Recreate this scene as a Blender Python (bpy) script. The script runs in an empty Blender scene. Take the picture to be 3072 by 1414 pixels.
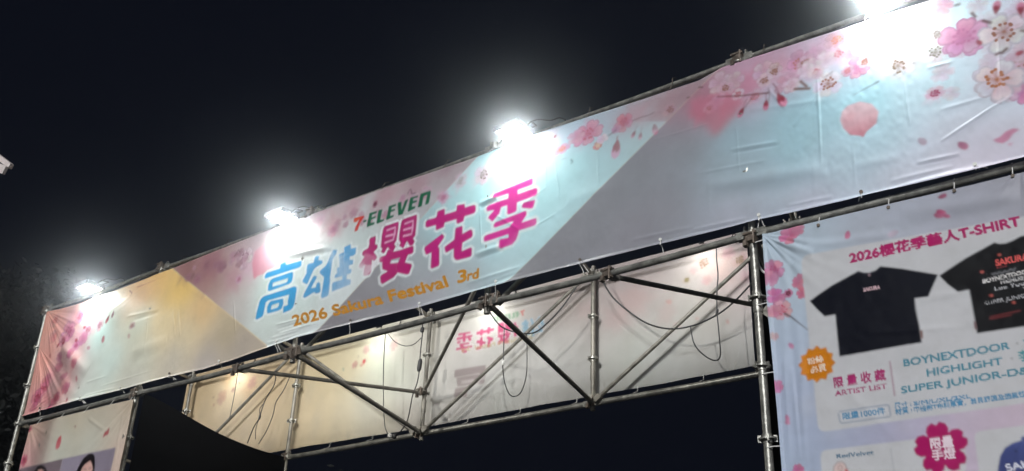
import bpy, math, random
import numpy as np
from mathutils import Vector, Matrix

# ------------------------------------------------------------------ camera, sky, site light, exposure
S = bpy.context.scene
COL = S.collection
CAM = np.array([0.0, -6.30633, 1.6])
FPX = 3099.03                                   # focal length in pixels of the 3072 px wide photograph
_p, _r, _y = [math.radians(a) for a in (26.33358, 2.39013, -37.87341)]
_f = np.array([math.sin(_y)*math.cos(_p), math.cos(_y)*math.cos(_p), math.sin(_p)])
_rt = np.array([math.cos(_y), -math.sin(_y), 0.0]); _up = np.cross(_rt, _f)
RT = _rt*math.cos(_r) + _up*math.sin(_r); UP = -_rt*math.sin(_r) + _up*math.cos(_r); FW = _f
cd = bpy.data.cameras.new('camera'); cam = bpy.data.objects.new('camera', cd); COL.objects.link(cam)
cd.sensor_width = 36; cd.sensor_fit = 'HORIZONTAL'; cd.lens = FPX/3072*36; cd.clip_end = 600; cd.clip_start = 0.05
M = Matrix([[RT[0], UP[0], -FW[0], CAM[0]], [RT[1], UP[1], -FW[1], CAM[1]], [RT[2], UP[2], -FW[2], CAM[2]], [0, 0, 0, 1]])
cam.matrix_world = M; S.camera = cam

W = bpy.data.worlds.new('World'); S.world = W; W.use_nodes = True
nt = W.node_tree; nt.nodes.clear()
out = nt.nodes.new('ShaderNodeOutputWorld')
sky = nt.nodes.new('ShaderNodeTexSky'); sky.sky_type = 'NISHITA'; sky.sun_disc = False
sky.sun_elevation = math.radians(-4); sky.sun_rotation = math.radians(200)
b1 = nt.nodes.new('ShaderNodeBackground'); b1.inputs['Strength'].default_value = 0.003
b2 = nt.nodes.new('ShaderNodeBackground'); b2.inputs['Color'].default_value = (0.0021, 0.0027, 0.0056, 1); b2.inputs['Strength'].default_value = 1.0
ad = nt.nodes.new('ShaderNodeAddShader')
nt.links.new(sky.outputs[0], b1.inputs['Color']); nt.links.new(b1.outputs[0], ad.inputs[0])
nt.links.new(b2.outputs[0], ad.inputs[1]); nt.links.new(ad.outputs[0], out.inputs['Surface'])

sl = bpy.data.lights.new('site_light', 'SUN'); sun = bpy.data.objects.new('site_light', sl); COL.objects.link(sun)
sl.energy = 3.0; sl.angle = math.radians(9); sl.color = (0.985, 0.99, 1.0)       # the festival ground's own lights, far behind the camera
_d = Vector((-0.30, 1.0, -0.42)).normalized(); sun.rotation_euler = _d.to_track_quat('-Z', 'Y').to_euler()

S.view_settings.view_transform = 'Standard'; S.view_settings.look = 'None'
S.view_settings.exposure = 0.45; S.view_settings.gamma = 1.0; S.view_settings.use_curve_mapping = False
S.cycles.use_denoising = True; S.cycles.max_bounces = 8; S.cycles.transmission_bounces = 6; S.cycles.volume_bounces = 0
S.cycles.sample_clamp_indirect = 6.0

BLOOM_DENSITY = 0.0125
# ------------------------------------------------------------------ survey helpers
def un(u, v, Y):
    """point of the world plane y = Y seen at photograph pixel (u, v)"""
    d = FW + RT*(u-1536)/FPX - UP*(v-707)/FPX
    t = (Y-CAM[1])/d[1]; return CAM + t*d
def ppm(Y, X, Z):
    """photograph pixels per metre at a place"""
    return FPX/float((np.array([X, Y, Z])-CAM) @ FW)
def un2(u, v, Y):
    p = un(u, v, Y); return (p[0], p[2])

rng = np.random.default_rng(7); random.seed(7)

# ------------------------------------------------------------------ objects
def tag(o, label=None, cat=None, group=None, kind=None):
    if label: o['label'] = label
    if cat: o['category'] = cat
    if group: o['group'] = group
    if kind: o['kind'] = kind
    return o
def empty(name, loc, label=None, cat=None, group=None):
    o = bpy.data.objects.new(name, None); COL.objects.link(o); o.location = loc; o.empty_display_size = 0.1
    return tag(o, label, cat, group)
class MB:
    def __init__(s): s.v = []; s.f = []; s.n = 0
    def add(s, v, f):
        s.v += [tuple(map(float, p)) for p in v]; s.f += [tuple(i+s.n for i in q) for q in f]; s.n = len(s.v); return s
    def box(s, c, d, R=None):
        c = Vector(c); P = []
        for x in (-1, 1):
            for y in (-1, 1):
                for z in (-1, 1):
                    q = Vector((x*d[0]/2, y*d[1]/2, z*d[2]/2)); P.append(c + (R @ q if R else q))
        return s.add(P, [(0,1,3,2), (4,6,7,5), (0,4,5,1), (2,3,7,6), (0,2,6,4), (1,5,7,3)])
    def tube(s, pts, r, n=12, cap=True):
        pts = [Vector(p) for p in pts]; rr = r if isinstance(r, (list, tuple)) else [r]*len(pts); V = []; Fc = []
        prev = None
        for i, p in enumerate(pts):
            t = (pts[min(i+1, len(pts)-1)] - pts[max(i-1, 0)]).normalized()
            if prev is None:
                a = Vector((0, 0, 1)) if abs(t.z) < 0.9 else Vector((1, 0, 0)); u = t.cross(a).normalized()
            else:
                u = (prev - t*prev.dot(t)).normalized()
            prev = u; w = t.cross(u)
            for k in range(n):
                a = 2*math.pi*k/n; V.append(p + (u*math.cos(a) + w*math.sin(a))*rr[i])
        for i in range(len(pts)-1):
            for k in range(n):
                Fc.append((i*n+k, i*n+(k+1) % n, (i+1)*n+(k+1) % n, (i+1)*n+k))
        if cap:
            Fc.append(tuple(range(n-1, -1, -1))); Fc.append(tuple((len(pts)-1)*n+k for k in range(n)))
        return s.add(V, Fc)
    def build(s, name, mat, parent=None, smooth=True):
        me = bpy.data.meshes.new(name); me.from_pydata(s.v, [], s.f); me.materials.append(mat)
        if smooth:
            me.shade_smooth(); 
        o = bpy.data.objects.new(name, me); COL.objects.link(o)
        if smooth and hasattr(me, 'set_sharp_from_angle'): me.set_sharp_from_angle(angle=math.radians(40))
        if parent:
            o.parent = parent; o.matrix_parent_inverse = parent_world(parent).inverted()
        return o
def parent_world(o):
    m = Matrix.LocRotScale(o.location, o.rotation_euler, o.scale)
    if o.parent: m = parent_world(o.parent) @ o.matrix_parent_inverse @ m
    return m
def copy_tree(o, parent=None):
    c = o.copy(); COL.objects.link(c)
    if parent is not None: c.parent = parent
    for ch in list(o.children): copy_tree(ch, c)
    return c

# ------------------------------------------------------------------ materials
def mat(name, rgb, rough=0.6, metal=0.0, bump=0.0, bscale=40, var=0.0, vscale=6, rust=0.0, spec=0.5):
    m = bpy.data.materials.new(name); m.use_nodes = True; n = m.node_tree; b = n.nodes['Principled BSDF']
    b.inputs['Roughness'].default_value = rough; b.inputs['Metallic'].default_value = metal
    b.inputs['Specular IOR Level'].default_value = spec
    b.inputs['Base Color'].default_value = (*rgb, 1)
    tc = n.nodes.new('ShaderNodeTexCoord')
    if var or rust:
        no = n.nodes.new('ShaderNodeTexNoise'); no.inputs['Scale'].default_value = vscale; no.inputs['Detail'].default_value = 8; no.inputs['Roughness'].default_value = 0.65
        n.links.new(tc.outputs['Object'], no.inputs['Vector'])
        cr = n.nodes.new('ShaderNodeValToRGB'); e = cr.color_ramp.elements
        e[0].position = 0.35; e[1].position = 0.65
        e[0].color = (*[c*(1-var) for c in rgb], 1); e[1].color = (*[min(1, c*(1+var)) for c in rgb], 1)
        if rust:
            x = e.new(0.74); x.color = (rgb[0]*0.75, rgb[1]*0.52, rgb[2]*0.38, 1)
        n.links.new(no.outputs['Fac'], cr.inputs[0]); n.links.new(cr.outputs[0], b.inputs['Base Color'])
        mr = n.nodes.new('ShaderNodeMapRange'); mr.inputs['To Min'].default_value = max(0.05, rough-0.15); mr.inputs['To Max'].default_value = min(1, rough+0.2)
        n.links.new(no.outputs['Fac'], mr.inputs['Value']); n.links.new(mr.outputs[0], b.inputs['Roughness'])
    if bump:
        n2 = n.nodes.new('ShaderNodeTexNoise'); n2.inputs['Scale'].default_value = bscale; n2.inputs['Detail'].default_value = 5
        n.links.new(tc.outputs['Object'], n2.inputs['Vector'])
        bp = n.nodes.new('ShaderNodeBump'); bp.inputs['Strength'].default_value = bump; bp.inputs['Distance'].default_value = 0.01
        n.links.new(n2.outputs['Fac'], bp.inputs['Height']); n.links.new(bp.outputs[0], b.inputs['Normal'])
    return m
def cloth_mat(name, trans=0.2, rough=0.5, gain=1.0, spec=0.14, weave=0.15):
    """printed vinyl: the ink is a colour attribute on the sheet, some light passes through"""
    m = bpy.data.materials.new(name); m.use_nodes = True; n = m.node_tree; b = n.nodes['Principled BSDF']; o = n.nodes['Material Output']
    at = n.nodes.new('ShaderNodeAttribute'); at.attribute_name = 'ink'
    mx = n.nodes.new('ShaderNodeMix'); mx.data_type = 'RGBA'; mx.blend_type = 'MULTIPLY'; mx.inputs[0].default_value = 1
    tc = n.nodes.new('ShaderNodeTexCoord'); no = n.nodes.new('ShaderNodeTexNoise'); no.inputs['Scale'].default_value = 5; no.inputs['Detail'].default_value = 10; no.inputs['Roughness'].default_value = 0.7
    n.links.new(tc.outputs['Object'], no.inputs['Vector'])
    cr = n.nodes.new('ShaderNodeValToRGB'); e = cr.color_ramp.elements; e[0].position = 0.3; e[0].color = (0.9, 0.9, 0.89, 1); e[1].position = 0.6; e[1].color = (1, 1, 1, 1)
    n.links.new(no.outputs['Fac'], cr.inputs[0])
    n.links.new(at.outputs['Color'], mx.inputs[6]); n.links.new(cr.outputs[0], mx.inputs[7])
    n.links.new(mx.outputs[2], b.inputs['Base Color'])
    b.inputs['Roughness'].default_value = rough; b.inputs['Specular IOR Level'].default_value = spec
    n2 = n.nodes.new('ShaderNodeTexNoise'); n2.inputs['Scale'].default_value = 160; n2.inputs['Detail'].default_value = 3
    n.links.new(tc.outputs['Object'], n2.inputs['Vector'])
    bp = n.nodes.new('ShaderNodeBump'); bp.inputs['Strength'].default_value = weave; bp.inputs['Distance'].default_value = 0.003
    n.links.new(n2.outputs['Fac'], bp.inputs['Height']); n.links.new(bp.outputs[0], b.inputs['Normal'])
    tr = n.nodes.new('ShaderNodeBsdfTranslucent'); n.links.new(mx.outputs[2], tr.inputs['Color'])
    ms = n.nodes.new('ShaderNodeMixShader'); ms.inputs[0].default_value = trans
    n.links.new(b.outputs[0], ms.inputs[1]); n.links.new(tr.outputs[0], ms.inputs[2]); n.links.new(ms.outputs[0], o.inputs['Surface'])
    return m
STEEL = mat('galvanised_steel', (0.27, 0.265, 0.235), 0.36, 0.55, 0.3, 60, 0.45, 12, 0.3)
STEEL_D = mat('weathered_steel', (0.235, 0.222, 0.19), 0.5, 0.4, 0.35, 50, 0.4, 8, 0.5)
CAST = mat('rusty_cast_steel', (0.15, 0.12, 0.095), 0.6, 0.5, 0.5, 60, 0.4, 25, 0.6)
BLACK = mat('black_cloth', (0.004, 0.004, 0.005), 0.95, 0, 0.2, 25, 0.2, 2, spec=0.05)
RUBBER = mat('black_cable', (0.02, 0.02, 0.02), 0.5)
WHITEP = mat('white_plastic', (0.7, 0.7, 0.66), 0.5)
LAMPB = mat('floodlight_housing', (0.05, 0.05, 0.052), 0.5, 0.3, 0.1, 80)
STRING = mat('white_cord', (0.75, 0.74, 0.7), 0.7)
PALE = mat('pale_painted_board', (0.62, 0.55, 0.53), 0.6, 0, 0.1, 20, 0.1, 5)

# ------------------------------------------------------------------ printed artwork: a canvas in the plane of the sheet, in metres
def lin(c):                                      # artwork colours are given as seen on screen, 0-255
    return np.array([((x/255)/12.92 if x <= 10 else ((x/255+0.055)/1.055)**2.4) for x in c])
class Canvas:
    def __init__(s, X0, X1, Z0, Z1, res, Y):
        s.X0, s.Z1, s.res, s.Y = X0, Z1, res, Y
        s.w = int((X1-X0)/res); s.h = int((Z1-Z0)/res); s.a = np.ones((s.h, s.w, 3))
    def P(s, pts, org=None, sc=1.0):             # photograph pixels (or zoomed crops of it) -> canvas
        r = []
        for (u, v) in pts:
            if org: u, v = org[0]+u/sc, org[1]+v/sc
            X, Z = un2(u, v, s.Y); r.append(((X-s.X0)/s.res, (s.Z1-Z)/s.res))
        return np.array(r)
    def W(s, pts): return np.array([((X-s.X0)/s.res, (s.Z1-Z)/s.res) for X, Z in pts])
    def blend(s, x0, y0, mk, col, al=1.0):
        h, w = mk.shape; xa, ya = max(0, x0), max(0, y0); xb, yb = min(s.w, x0+w), min(s.h, y0+h)
        if xb <= xa or yb <= ya: return
        k = (mk[ya-y0:yb-y0, xa-x0:xb-x0]*al)[..., None]
        if isinstance(col, np.ndarray) and col.ndim == 3: col = col[ya-y0:yb-y0, xa-x0:xb-x0]
        s.a[ya:yb, xa:xb] = s.a[ya:yb, xa:xb]*(1-k) + col*k
    def mask(s, polys, pad=2):
        A = np.vstack(polys); x0, y0 = np.floor(A.min(0)).astype(int)-pad; x1, y1 = np.ceil(A.max(0)).astype(int)+pad
        x0c, y0c, x1c, y1c = max(x0, -50), max(y0, -50), min(x1, s.w+50), min(y1, s.h+50)
        if x1c <= x0c or y1c <= y0c: return 0, 0, np.zeros((1, 1))
        x0, y0, x1, y1 = x0c, y0c, x1c, y1c
        mk = np.zeros((y1-y0, x1-x0)); xs = np.arange(x0, x1)[None, :]; ys = np.arange(y0, y1)[:, None]
        for ox in (0.17, 0.5, 0.83):
            for oy in (0.17, 0.5, 0.83):
                ins = np.zeros(mk.shape, bool)
                for p in polys:
                    q = np.roll(p, -1, 0)
                    for (ax, ay), (bx, by) in zip(p, q):
                        if ay == by: continue
                        yy = ys+oy; c = ((ay > yy) != (by > yy)); xi = ax+(bx-ax)*(yy-ay)/(by-ay)
                        ins ^= c & (xs+ox < xi)
                mk += ins
        return x0, y0, mk/9
    def poly(s, polys, col, al=1.0, soft=0, grad=None):
        """polys: list of outlines in canvas units (even-odd); grad = (point, point, colour 2)"""
        x0, y0, mk = s.mask(polys, pad=2+int(soft*3))
        if soft: mk = blur(mk, soft)
        c = lin(col)
        if grad is not None:
            (ax, ay), (bx, by) = grad[0], grad[1]; yy, xx = np.mgrid[0:mk.shape[0], 0:mk.shape[1]]
            t = ((xx+x0-ax)*(bx-ax)+(yy+y0-ay)*(by-ay))/((bx-ax)**2+(by-ay)**2); t = np.clip(t, 0, 1)[..., None]
            c = c*(1-t)+lin(grad[2])*t
        s.blend(x0, y0, mk, c, al)
    def line(s, pts, wd, col, al=1.0, soft=0, taper=False):
        """wd in canvas units"""
        pts = np.asarray(pts, float); n = len(pts)
        L = []; R = []
        for i in range(n):
            t = pts[min(i+1, n-1)]-pts[max(i-1, 0)]; t = t/(np.hypot(*t)+1e-9); nn = np.array([-t[1], t[0]])
            w = wd/2*((1-0.75*i/(n-1)) if taper else 1); L.append(pts[i]+nn*w); R.append(pts[i]-nn*w)
        s.poly([np.array(L+R[::-1])], col, al, soft)
    def disc(s, c, r, col, al=1.0, soft=0, sq=1.0, rot=0, n=18):
        a = np.linspace(0, 2*math.pi, n, endpoint=False); x, y = r*np.cos(a), r*sq*np.sin(a)
        s.poly([np.stack([c[0]+x*math.cos(rot)-y*math.sin(rot), c[1]+x*math.sin(rot)+y*math.cos(rot)], 1)], col, al, soft)
    def cloud(s, c, r, col, al=0.6, rag=0.35):
        """a soft uneven wash of ink"""
        x0, y0 = int(c[0]-1.6*r), int(c[1]-1.6*r); n = int(3.2*r)
        yy, xx = np.mgrid[0:n, 0:n]; dx, dy = (xx-n/2)/r, (yy-n/2)/r
        ph = rng.uniform(0, 6.28, 4); a = np.arctan2(dy, dx)
        d = np.hypot(dx, dy)*(1+rag*0.4*np.sin(2*a+ph[0])+rag*0.35*np.sin(5*a+ph[1])+rag*0.25*np.sin(9*a+ph[2]))
        mk = np.clip(1.25-d, 0, 1); mk = mk*mk*(3-2*mk); s.blend(x0, y0, mk, lin(col), al)
    def blossom(s, c, r, col, rot=0.0, edge=None, stam=None, al=0.85, sq=1.0, tilt=0.0, petals=5, depth=0.10):
        """five notched petals, veined and shaded towards the heart like the printed flowers"""
        def T(x, y):
            y = y*sq; return (c[0]+x*math.cos(tilt)-y*math.sin(tilt), c[1]+x*math.sin(tilt)+y*math.cos(tilt))
        col = [k*.78+206*.22 for k in col]; edge = edge or (col[0]-28, col[1]-38, col[2]-28); edge = [k*.85+170*.15 for k in edge]
        for k in range(petals):
            a = rot+2*math.pi*k/petals+rng.uniform(-.09, .09); rr = r*rng.uniform(.86, 1.08); P = []
            for t, w in ((0.05, .04), (.3, .24), (.55, .41), (.78, .46), (.94, .36), (1.03, .17), (.94, 0.0)):
                P.append((t, w))
            pts = [(t, w) for t, w in P]+[(t, -w) for t, w in P[-2::-1]]
            q = [T(rr*(t*math.cos(a)-w*math.sin(a)), rr*(t*math.sin(a)+w*math.cos(a))) for t, w in pts]
            cc = [min(255, max(0, x+rng.uniform(-9, 9))) for x in col]
            s.poly([np.array(q)], edge, al*0.9)
            qi = [T(rr*.93*(t*math.cos(a)-w*.86*math.sin(a)), rr*.93*(t*math.sin(a)+w*.86*math.cos(a))) for t, w in pts]
            s.poly([np.array(qi)], cc, al, 0.6, grad=(T(rr*math.cos(a), rr*math.sin(a)), T(0, 0), [max(0, x-d) for x, d in zip(cc, (12, 44, 30))]))
            for dv in (-.12, 0, .12):
                s.line([T(rr*.12*math.cos(a+dv), rr*.12*math.sin(a+dv)), T(rr*.72*math.cos(a+dv*1.6), rr*.72*math.sin(a+dv*1.6))], max(1.2, r*.035), edge, .6, .5)
        if stam:
            n = 13
            for k in range(n):
                a = 2*math.pi*k/n+rng.uniform(-.2, .2); l = r*rng.uniform(.22, .48)
                e = T(l*math.cos(a), l*math.sin(a)); s.line([T(0, 0), e], max(1.3, r*.045), stam, .75, .4)
                s.disc(e, max(1.6, r*.078), stam, .95)
            for k in range(6):
                a = rng.uniform(0, 6.28); l = r*rng.uniform(.5, .8); s.line([T(l*.6*math.cos(a), l*.6*math.sin(a)), T(l*math.cos(a), l*math.sin(a))], max(1.4, r*.05), stam, .6, .4, taper=True)
    def bud(s, c, r, rot, pink=(214, 120, 150), red=(140, 35, 55), stem=2.2):
        ca, sa = math.cos(rot), math.sin(rot)
        def T(x, y): return (c[0]+r*(x*ca-y*sa), c[1]+r*(x*sa+y*ca))
        s.poly([np.array([T(1.1, 0), T(.7, .5), T(0, .62), T(-.5, .4), T(-.6, 0), T(-.5, -.4), T(0, -.62), T(.7, -.5)])], pink, .9, .6, grad=(T(1, 0), T(-.5, 0), [max(0, k-25) for k in pink]))
        s.poly([np.array([T(-1.3, .12), T(-.6, .5), T(.25, .42), T(-.1, .1), T(.3, -.1), T(-.05, -.45), T(-.6, -.45), T(-1.3, -.12)])], red, .92, .4)
        if stem: s.line([T(-1.2, 0), T(-1.2-stem*.5, .15), T(-1.2-stem, .05)], max(1, r*.16), red, .8, .4)
    def petal(s, c, r, rot, col, al=.85, tip=None):
        ca, sa = math.cos(rot), math.sin(rot)
        def T(x, y): return (c[0]+r*(x*ca-y*sa), c[1]+r*(x*sa+y*ca))
        q = [T(-1, 0), T(-.55, .5), T(.1, .62), (T(.75, .42)), T(1, .1), T(.8, 0), T(.95, -.2), T(.6, -.5), T(0, -.58), T(-.6, -.35)]
        s.poly([np.array(q)], col, al, .7, grad=(T(1, 0), T(-1, 0), tip or [max(0, k-35) for k in col]))
    def text(s, body, p0, p1, top, col, bold=0.012, al=1.0, shear=0.0, mirror=False, soft=0):
        """set a line of lettering from baseline point p0 to p1 (canvas units); top = cap height point above p0"""
        tris, x0, x1, cap = glyphs(body, 0.0, shear)
        ex = (p1-p0)/(x1-x0); ey = (top-p0)/cap
        if mirror: ex = (p0-p1)/(x1-x0); p0 = p1
        Q = p0+(tris[..., 0:1]-x0)*ex+tris[..., 1:2]*ey           # (n,3,2)
        lo = np.floor(Q.reshape(-1, 2).min(0)).astype(int)-2; hi = np.ceil(Q.reshape(-1, 2).max(0)).astype(int)+2
        lo = np.maximum(lo, -20); hi = np.minimum(hi, [s.w+20, s.h+20])
        if (hi <= lo).any(): return
        K = 3; mk = np.zeros(((hi[1]-lo[1])*K, (hi[0]-lo[0])*K), bool); G = (Q-lo)*K
        for t in G:
            a0, b0 = np.floor(t.min(0)).astype(int); a1, b1 = np.ceil(t.max(0)).astype(int)+1
            a0, b0 = max(a0, 0), max(b0, 0); a1, b1 = min(a1, mk.shape[1]), min(b1, mk.shape[0])
            if a1 <= a0 or b1 <= b0: continue
            xs = np.arange(a0, a1)[None, :]+.5; ys = np.arange(b0, b1)[:, None]+.5
            e = [(t[(i+1) % 3, 0]-t[i, 0])*(ys-t[i, 1])-(t[(i+1) % 3, 1]-t[i, 1])*(xs-t[i, 0]) for i in range(3)]
            mk[b0:b1, a0:a1] |= ((e[0] >= 0) & (e[1] >= 0) & (e[2] >= 0)) | ((e[0] <= 0) & (e[1] <= 0) & (e[2] <= 0))
        rad = int(round(bold*K*np.hypot(*ey)))
        if rad > 0:
            o_ = mk.copy()
            for dx in range(-rad, rad+1):
                for dy in range(-rad, rad+1):
                    if dx*dx+dy*dy <= rad*rad+1: o_ |= np.roll(np.roll(mk, dx, 1), dy, 0)
            mk = o_
        m2 = mk.reshape(mk.shape[0]//K, K, mk.shape[1]//K, K).mean((1, 3))
        if soft: m2 = blur(m2, soft)
        s.blend(lo[0], lo[1], m2, lin(col), al)
    def sample(s, X, Z):
        x = np.clip((X-s.X0)/s.res-.5, 0, s.w-1.001); y = np.clip((s.Z1-Z)/s.res-.5, 0, s.h-1.001)
        i, j = x.astype(int), y.astype(int); fx, fy = (x-i)[:, None], (y-j)[:, None]; a = s.a
        return (a[j, i]*(1-fx)+a[j, i+1]*fx)*(1-fy)+(a[j+1, i]*(1-fx)+a[j+1, i+1]*fx)*fy
    def field(s, knots, region=None, sig=70, al=1.0, soft=1.0):
        """smooth colour field through knots (u, v, colour) of the photograph; region: outline in pixels"""
        g = 8; hh, ww = s.h//g+2, s.w//g+2
        yy, xx = np.mgrid[0:hh, 0:ww]; xx = xx*g; yy = yy*g
        K = s.P([(k[0], k[1]) for k in knots]); C = np.array([lin(k[2]) for k in knots])
        num = np.zeros((hh, ww, 3)); den = np.zeros((hh, ww))
        for p, c in zip(K, C):
            d2 = (xx-p[0])**2+(yy-p[1])**2; w = 1/(d2+sig**2)**1.7; num += w[..., None]*c; den += w
        f = num/den[..., None]
        ys = np.arange(s.h)/g; xs = np.arange(s.w)/g; j = ys.astype(int); i = xs.astype(int); fy = (ys-j)[:, None, None]; fx = (xs-i)[None, :, None]
        F = (f[j][:, i]*(1-fx)+f[j][:, i+1]*fx)*(1-fy)+(f[j+1][:, i]*(1-fx)+f[j+1][:, i+1]*fx)*fy
        if region is None: s.a = s.a*(1-al)+F*al
        else:
            x0, y0, mk = s.mask([region]); mk = blur(mk, soft) if soft else mk
            full = np.zeros((s.h, s.w)); xa, ya = max(0, x0), max(0, y0); xb, yb = min(s.w, x0+mk.shape[1]), min(s.h, y0+mk.shape[0])
            full[ya:yb, xa:xb] = mk[ya-y0:yb-y0, xa-x0:xb-x0]; k = full[..., None]*al; s.a = s.a*(1-k)+F*k
def blur(m, r):
    """three box passes"""
    k = max(1, int(round(r)))
    for _ in range(3):
        for ax in (0, 1):
            m = np.moveaxis(m, ax, 0); p = np.pad(m, ((k+1, k), (0, 0)), mode='edge'); c = np.cumsum(p, 0)
            m = (c[2*k+1:]-c[:-2*k-1])/(2*k+1); m = np.moveaxis(m, 0, ax)
    return m
_G = {}
def glyphs(body, bold, shear):
    key = (body, bold, shear)
    if key in _G: return _G[key]
    def mesh(txt):
        c = bpy.data.curves.new('lettering', 'FONT'); c.body = txt; c.size = 1; c.offset = bold; c.resolution_u = 4
        o = bpy.data.objects.new('lettering', c); COL.objects.link(o); bpy.context.view_layer.update()
        me = o.evaluated_get(bpy.context.evaluated_depsgraph_get()).to_mesh(); me.calc_loop_triangles()
        co = np.array([v.co[:2] for v in me.vertices]); tr = np.array([t.vertices[:] for t in me.loop_triangles])
        r = co[tr]; bpy.data.objects.remove(o); bpy.data.curves.remove(c); return r
    t = mesh(body); cap = 0.73
    t = t.copy(); t[..., 0] += t[..., 1]*shear
    _G[key] = (t, t[..., 0].min(), t[..., 0].max(), cap); return _G[key]

# ------------------------------------------------------------------ sheets of cloth: dense grids with real folds
def sheet(name, canvas, Xs, zt, zb, nz, Y, folds, m, parent=None, xl=None, flip=False, extra=None):
    """Xs: column positions, zt/zb: top and bottom edge heights per column; folds(X, Z) -> metres towards the viewer"""
    n = len(Xs); T = np.linspace(0, 1, nz)
    X = np.repeat(Xs[None, :], nz, 0); Z = zt[None, :]+(zb-zt)[None, :]*T[:, None]
    if xl is not None: X = xl(X, Z)
    Xf, Zf = X.ravel(), Z.ravel(); D = folds(Xf, Zf)
    Yv = Y-D
    V = np.stack([Xf, Yv, Zf], 1).astype(np.float32)
    if extra is not None: V = extra(V, np.repeat(T[:, None], n, 1).ravel()).astype(np.float32)
    i = np.arange(nz-1)[:, None]*n+np.arange(n-1)[None, :]; i = i.ravel()
    Q = np.stack([i, i+n, i+n+1, i+1], 1)
    if flip: Q = Q[:, ::-1]
    me = bpy.data.meshes.new(name); me.vertices.add(len(V)); me.vertices.foreach_set('co', V.ravel())
    me.loops.add(Q.size); me.loops.foreach_set('vertex_index', Q.ravel().astype(np.int32))
    me.polygons.add(len(Q)); me.polygons.foreach_set('loop_start', np.arange(0, Q.size, 4, dtype=np.int32))
    me.polygons.foreach_set('use_smooth', np.ones(len(Q), bool)); me.update(); me.validate()
    ca = me.color_attributes.new('ink', 'FLOAT_COLOR', 'POINT')
    c = np.ones((len(V), 4), np.float32); c[:, :3] = np.clip(canvas.sample(Xf, Zf), 0, 1); ca.data.foreach_set('color', c.ravel())
    me.materials.append(m); o = bpy.data.objects.new(name, me); COL.objects.link(o)
    if parent: o.parent = parent; o.matrix_parent_inverse = parent_world(parent).inverted()
    return o
def vnoise(X, Z, s, seed):
    """smooth value noise"""
    r = np.random.default_rng(seed); G = r.uniform(-1, 1, (64, 64)); x, z = X/s, Z/s
    i, j = np.floor(x).astype(int), np.floor(z).astype(int); fx, fz = x-i, z-j; fx, fz = fx*fx*(3-2*fx), fz*fz*(3-2*fz)
    g = lambda a, b: G[a % 64, b % 64]
    return (g(i, j)*(1-fx)+g(i+1, j)*fx)*(1-fz)+(g(i, j+1)*(1-fx)+g(i+1, j+1)*fx)*fz
def crease(X, Z, a, b, w, amp):
    """a ridge between two points fading at both ends, dark below / light above like a real fold"""
    ax, az = a; bx, bz = b; L = math.hypot(bx-ax, bz-az); tx, tz = (bx-ax)/L, (bz-az)/L
    s = (X-ax)*tx+(Z-az)*tz; d = -(X-ax)*tz+(Z-az)*tx
    e = np.clip(s/L, 0, 1)*np.clip(1-s/L, 0, 1)*4; e = np.where((s > 0) & (s < L), e, 0)
    return amp*np.sqrt(e)*np.exp(-(d/w)**2)
def fan(X, Z, c, a0, a1, n, amp, rad, seed=1):
    dx, dz = X-c[0], Z-c[1]; r = np.hypot(dx, dz)+1e-6; a = np.arctan2(dz, dx); t = (a-a0)/(a1-a0)
    win = np.clip(t*4, 0, 1)*np.clip((1-t)*4, 0, 1)*((t > 0) & (t < 1))
    ph = np.random.default_rng(seed).uniform(-1, 1, 5)
    prof = np.sin(2*math.pi*n*t+ph[0]*2)*0.6+np.sin(2*math.pi*n*1.7*t+ph[1]*3)*0.4+0.25*np.sin(2*math.pi*n*3.1*t)
    return amp*win*prof*np.minimum(r/(rad*0.25), 1)*np.exp(-(r/rad)**1.6)

# ------------------------------------------------------------------ artwork of the header banner
FY = -0.06
fc = Canvas(-12.7, 2.6, 4.90, 6.62, 0.004, FY)
L1 = [(509, 800), (799, 1036)]; L2 = [(1425, 478), (905, 1045)]; L3 = [(2150, 212), (1515, 855)]
fc.field([(160, 950, (226, 160, 140)), (120, 1100, (222, 158, 145)), (90, 1230, (222, 165, 160)), (200, 960, (224, 170, 165)), (230, 1040, (218, 175, 178)), (180, 1150, (214, 168, 166)),
          (300, 1000, (214, 246, 240)), (330, 1080, (223, 242, 233)), (260, 1180, (225, 233, 223)), (420, 960, (225, 238, 220)), (420, 1080, (223, 225, 207)), (400, 1150, (216, 214, 203)),
          (480, 840, (255, 208, 124)), (450, 860, (250, 208, 150)), (430, 880, (236, 190, 150)), (520, 880, (255, 214, 128)), (550, 870, (255, 214, 124)), (600, 930, (240, 200, 142)), (560, 1000, (242, 225, 187)), (520, 1080, (214, 207, 192)),
          (680, 1000, (196, 180, 150)), (720, 1040, (182, 170, 158)), (620, 1090, (196, 187, 181)), (500, 960, (253, 233, 187))], sig=55)
fc.field([(560, 830, (172, 130, 126)), (620, 800, (168, 120, 124)), (640, 860, (186, 150, 144)), (700, 830, (196, 160, 164)), (760, 790, (200, 178, 186)), (700, 900, (206, 206, 200)), (650, 900, (196, 170, 160)),
          (800, 850, (206, 226, 220)), (820, 950, (214, 226, 220)), (900, 900, (212, 228, 224)), (860, 1010, (212, 216, 212)), (1000, 780, (206, 226, 224)), (1100, 700, (200, 218, 216)),
          (1020, 860, (224, 232, 230)), (1090, 790, (214, 224, 224)), (1000, 650, (200, 176, 180)), (1200, 560, (188, 158, 164)), (1150, 640, (190, 180, 184)), (1280, 560, (176, 158, 164)), (1260, 610, (190, 196, 200)),
          (900, 650, (212, 206, 212)), (1350, 500, (170, 156, 162))],
         fc.W([]) if False else fc.P([(380, 700), (509, 800), (799, 1036), (880, 1130), L2[1], L2[0], (1480, 400), (1300, 300)]), sig=55)
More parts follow.
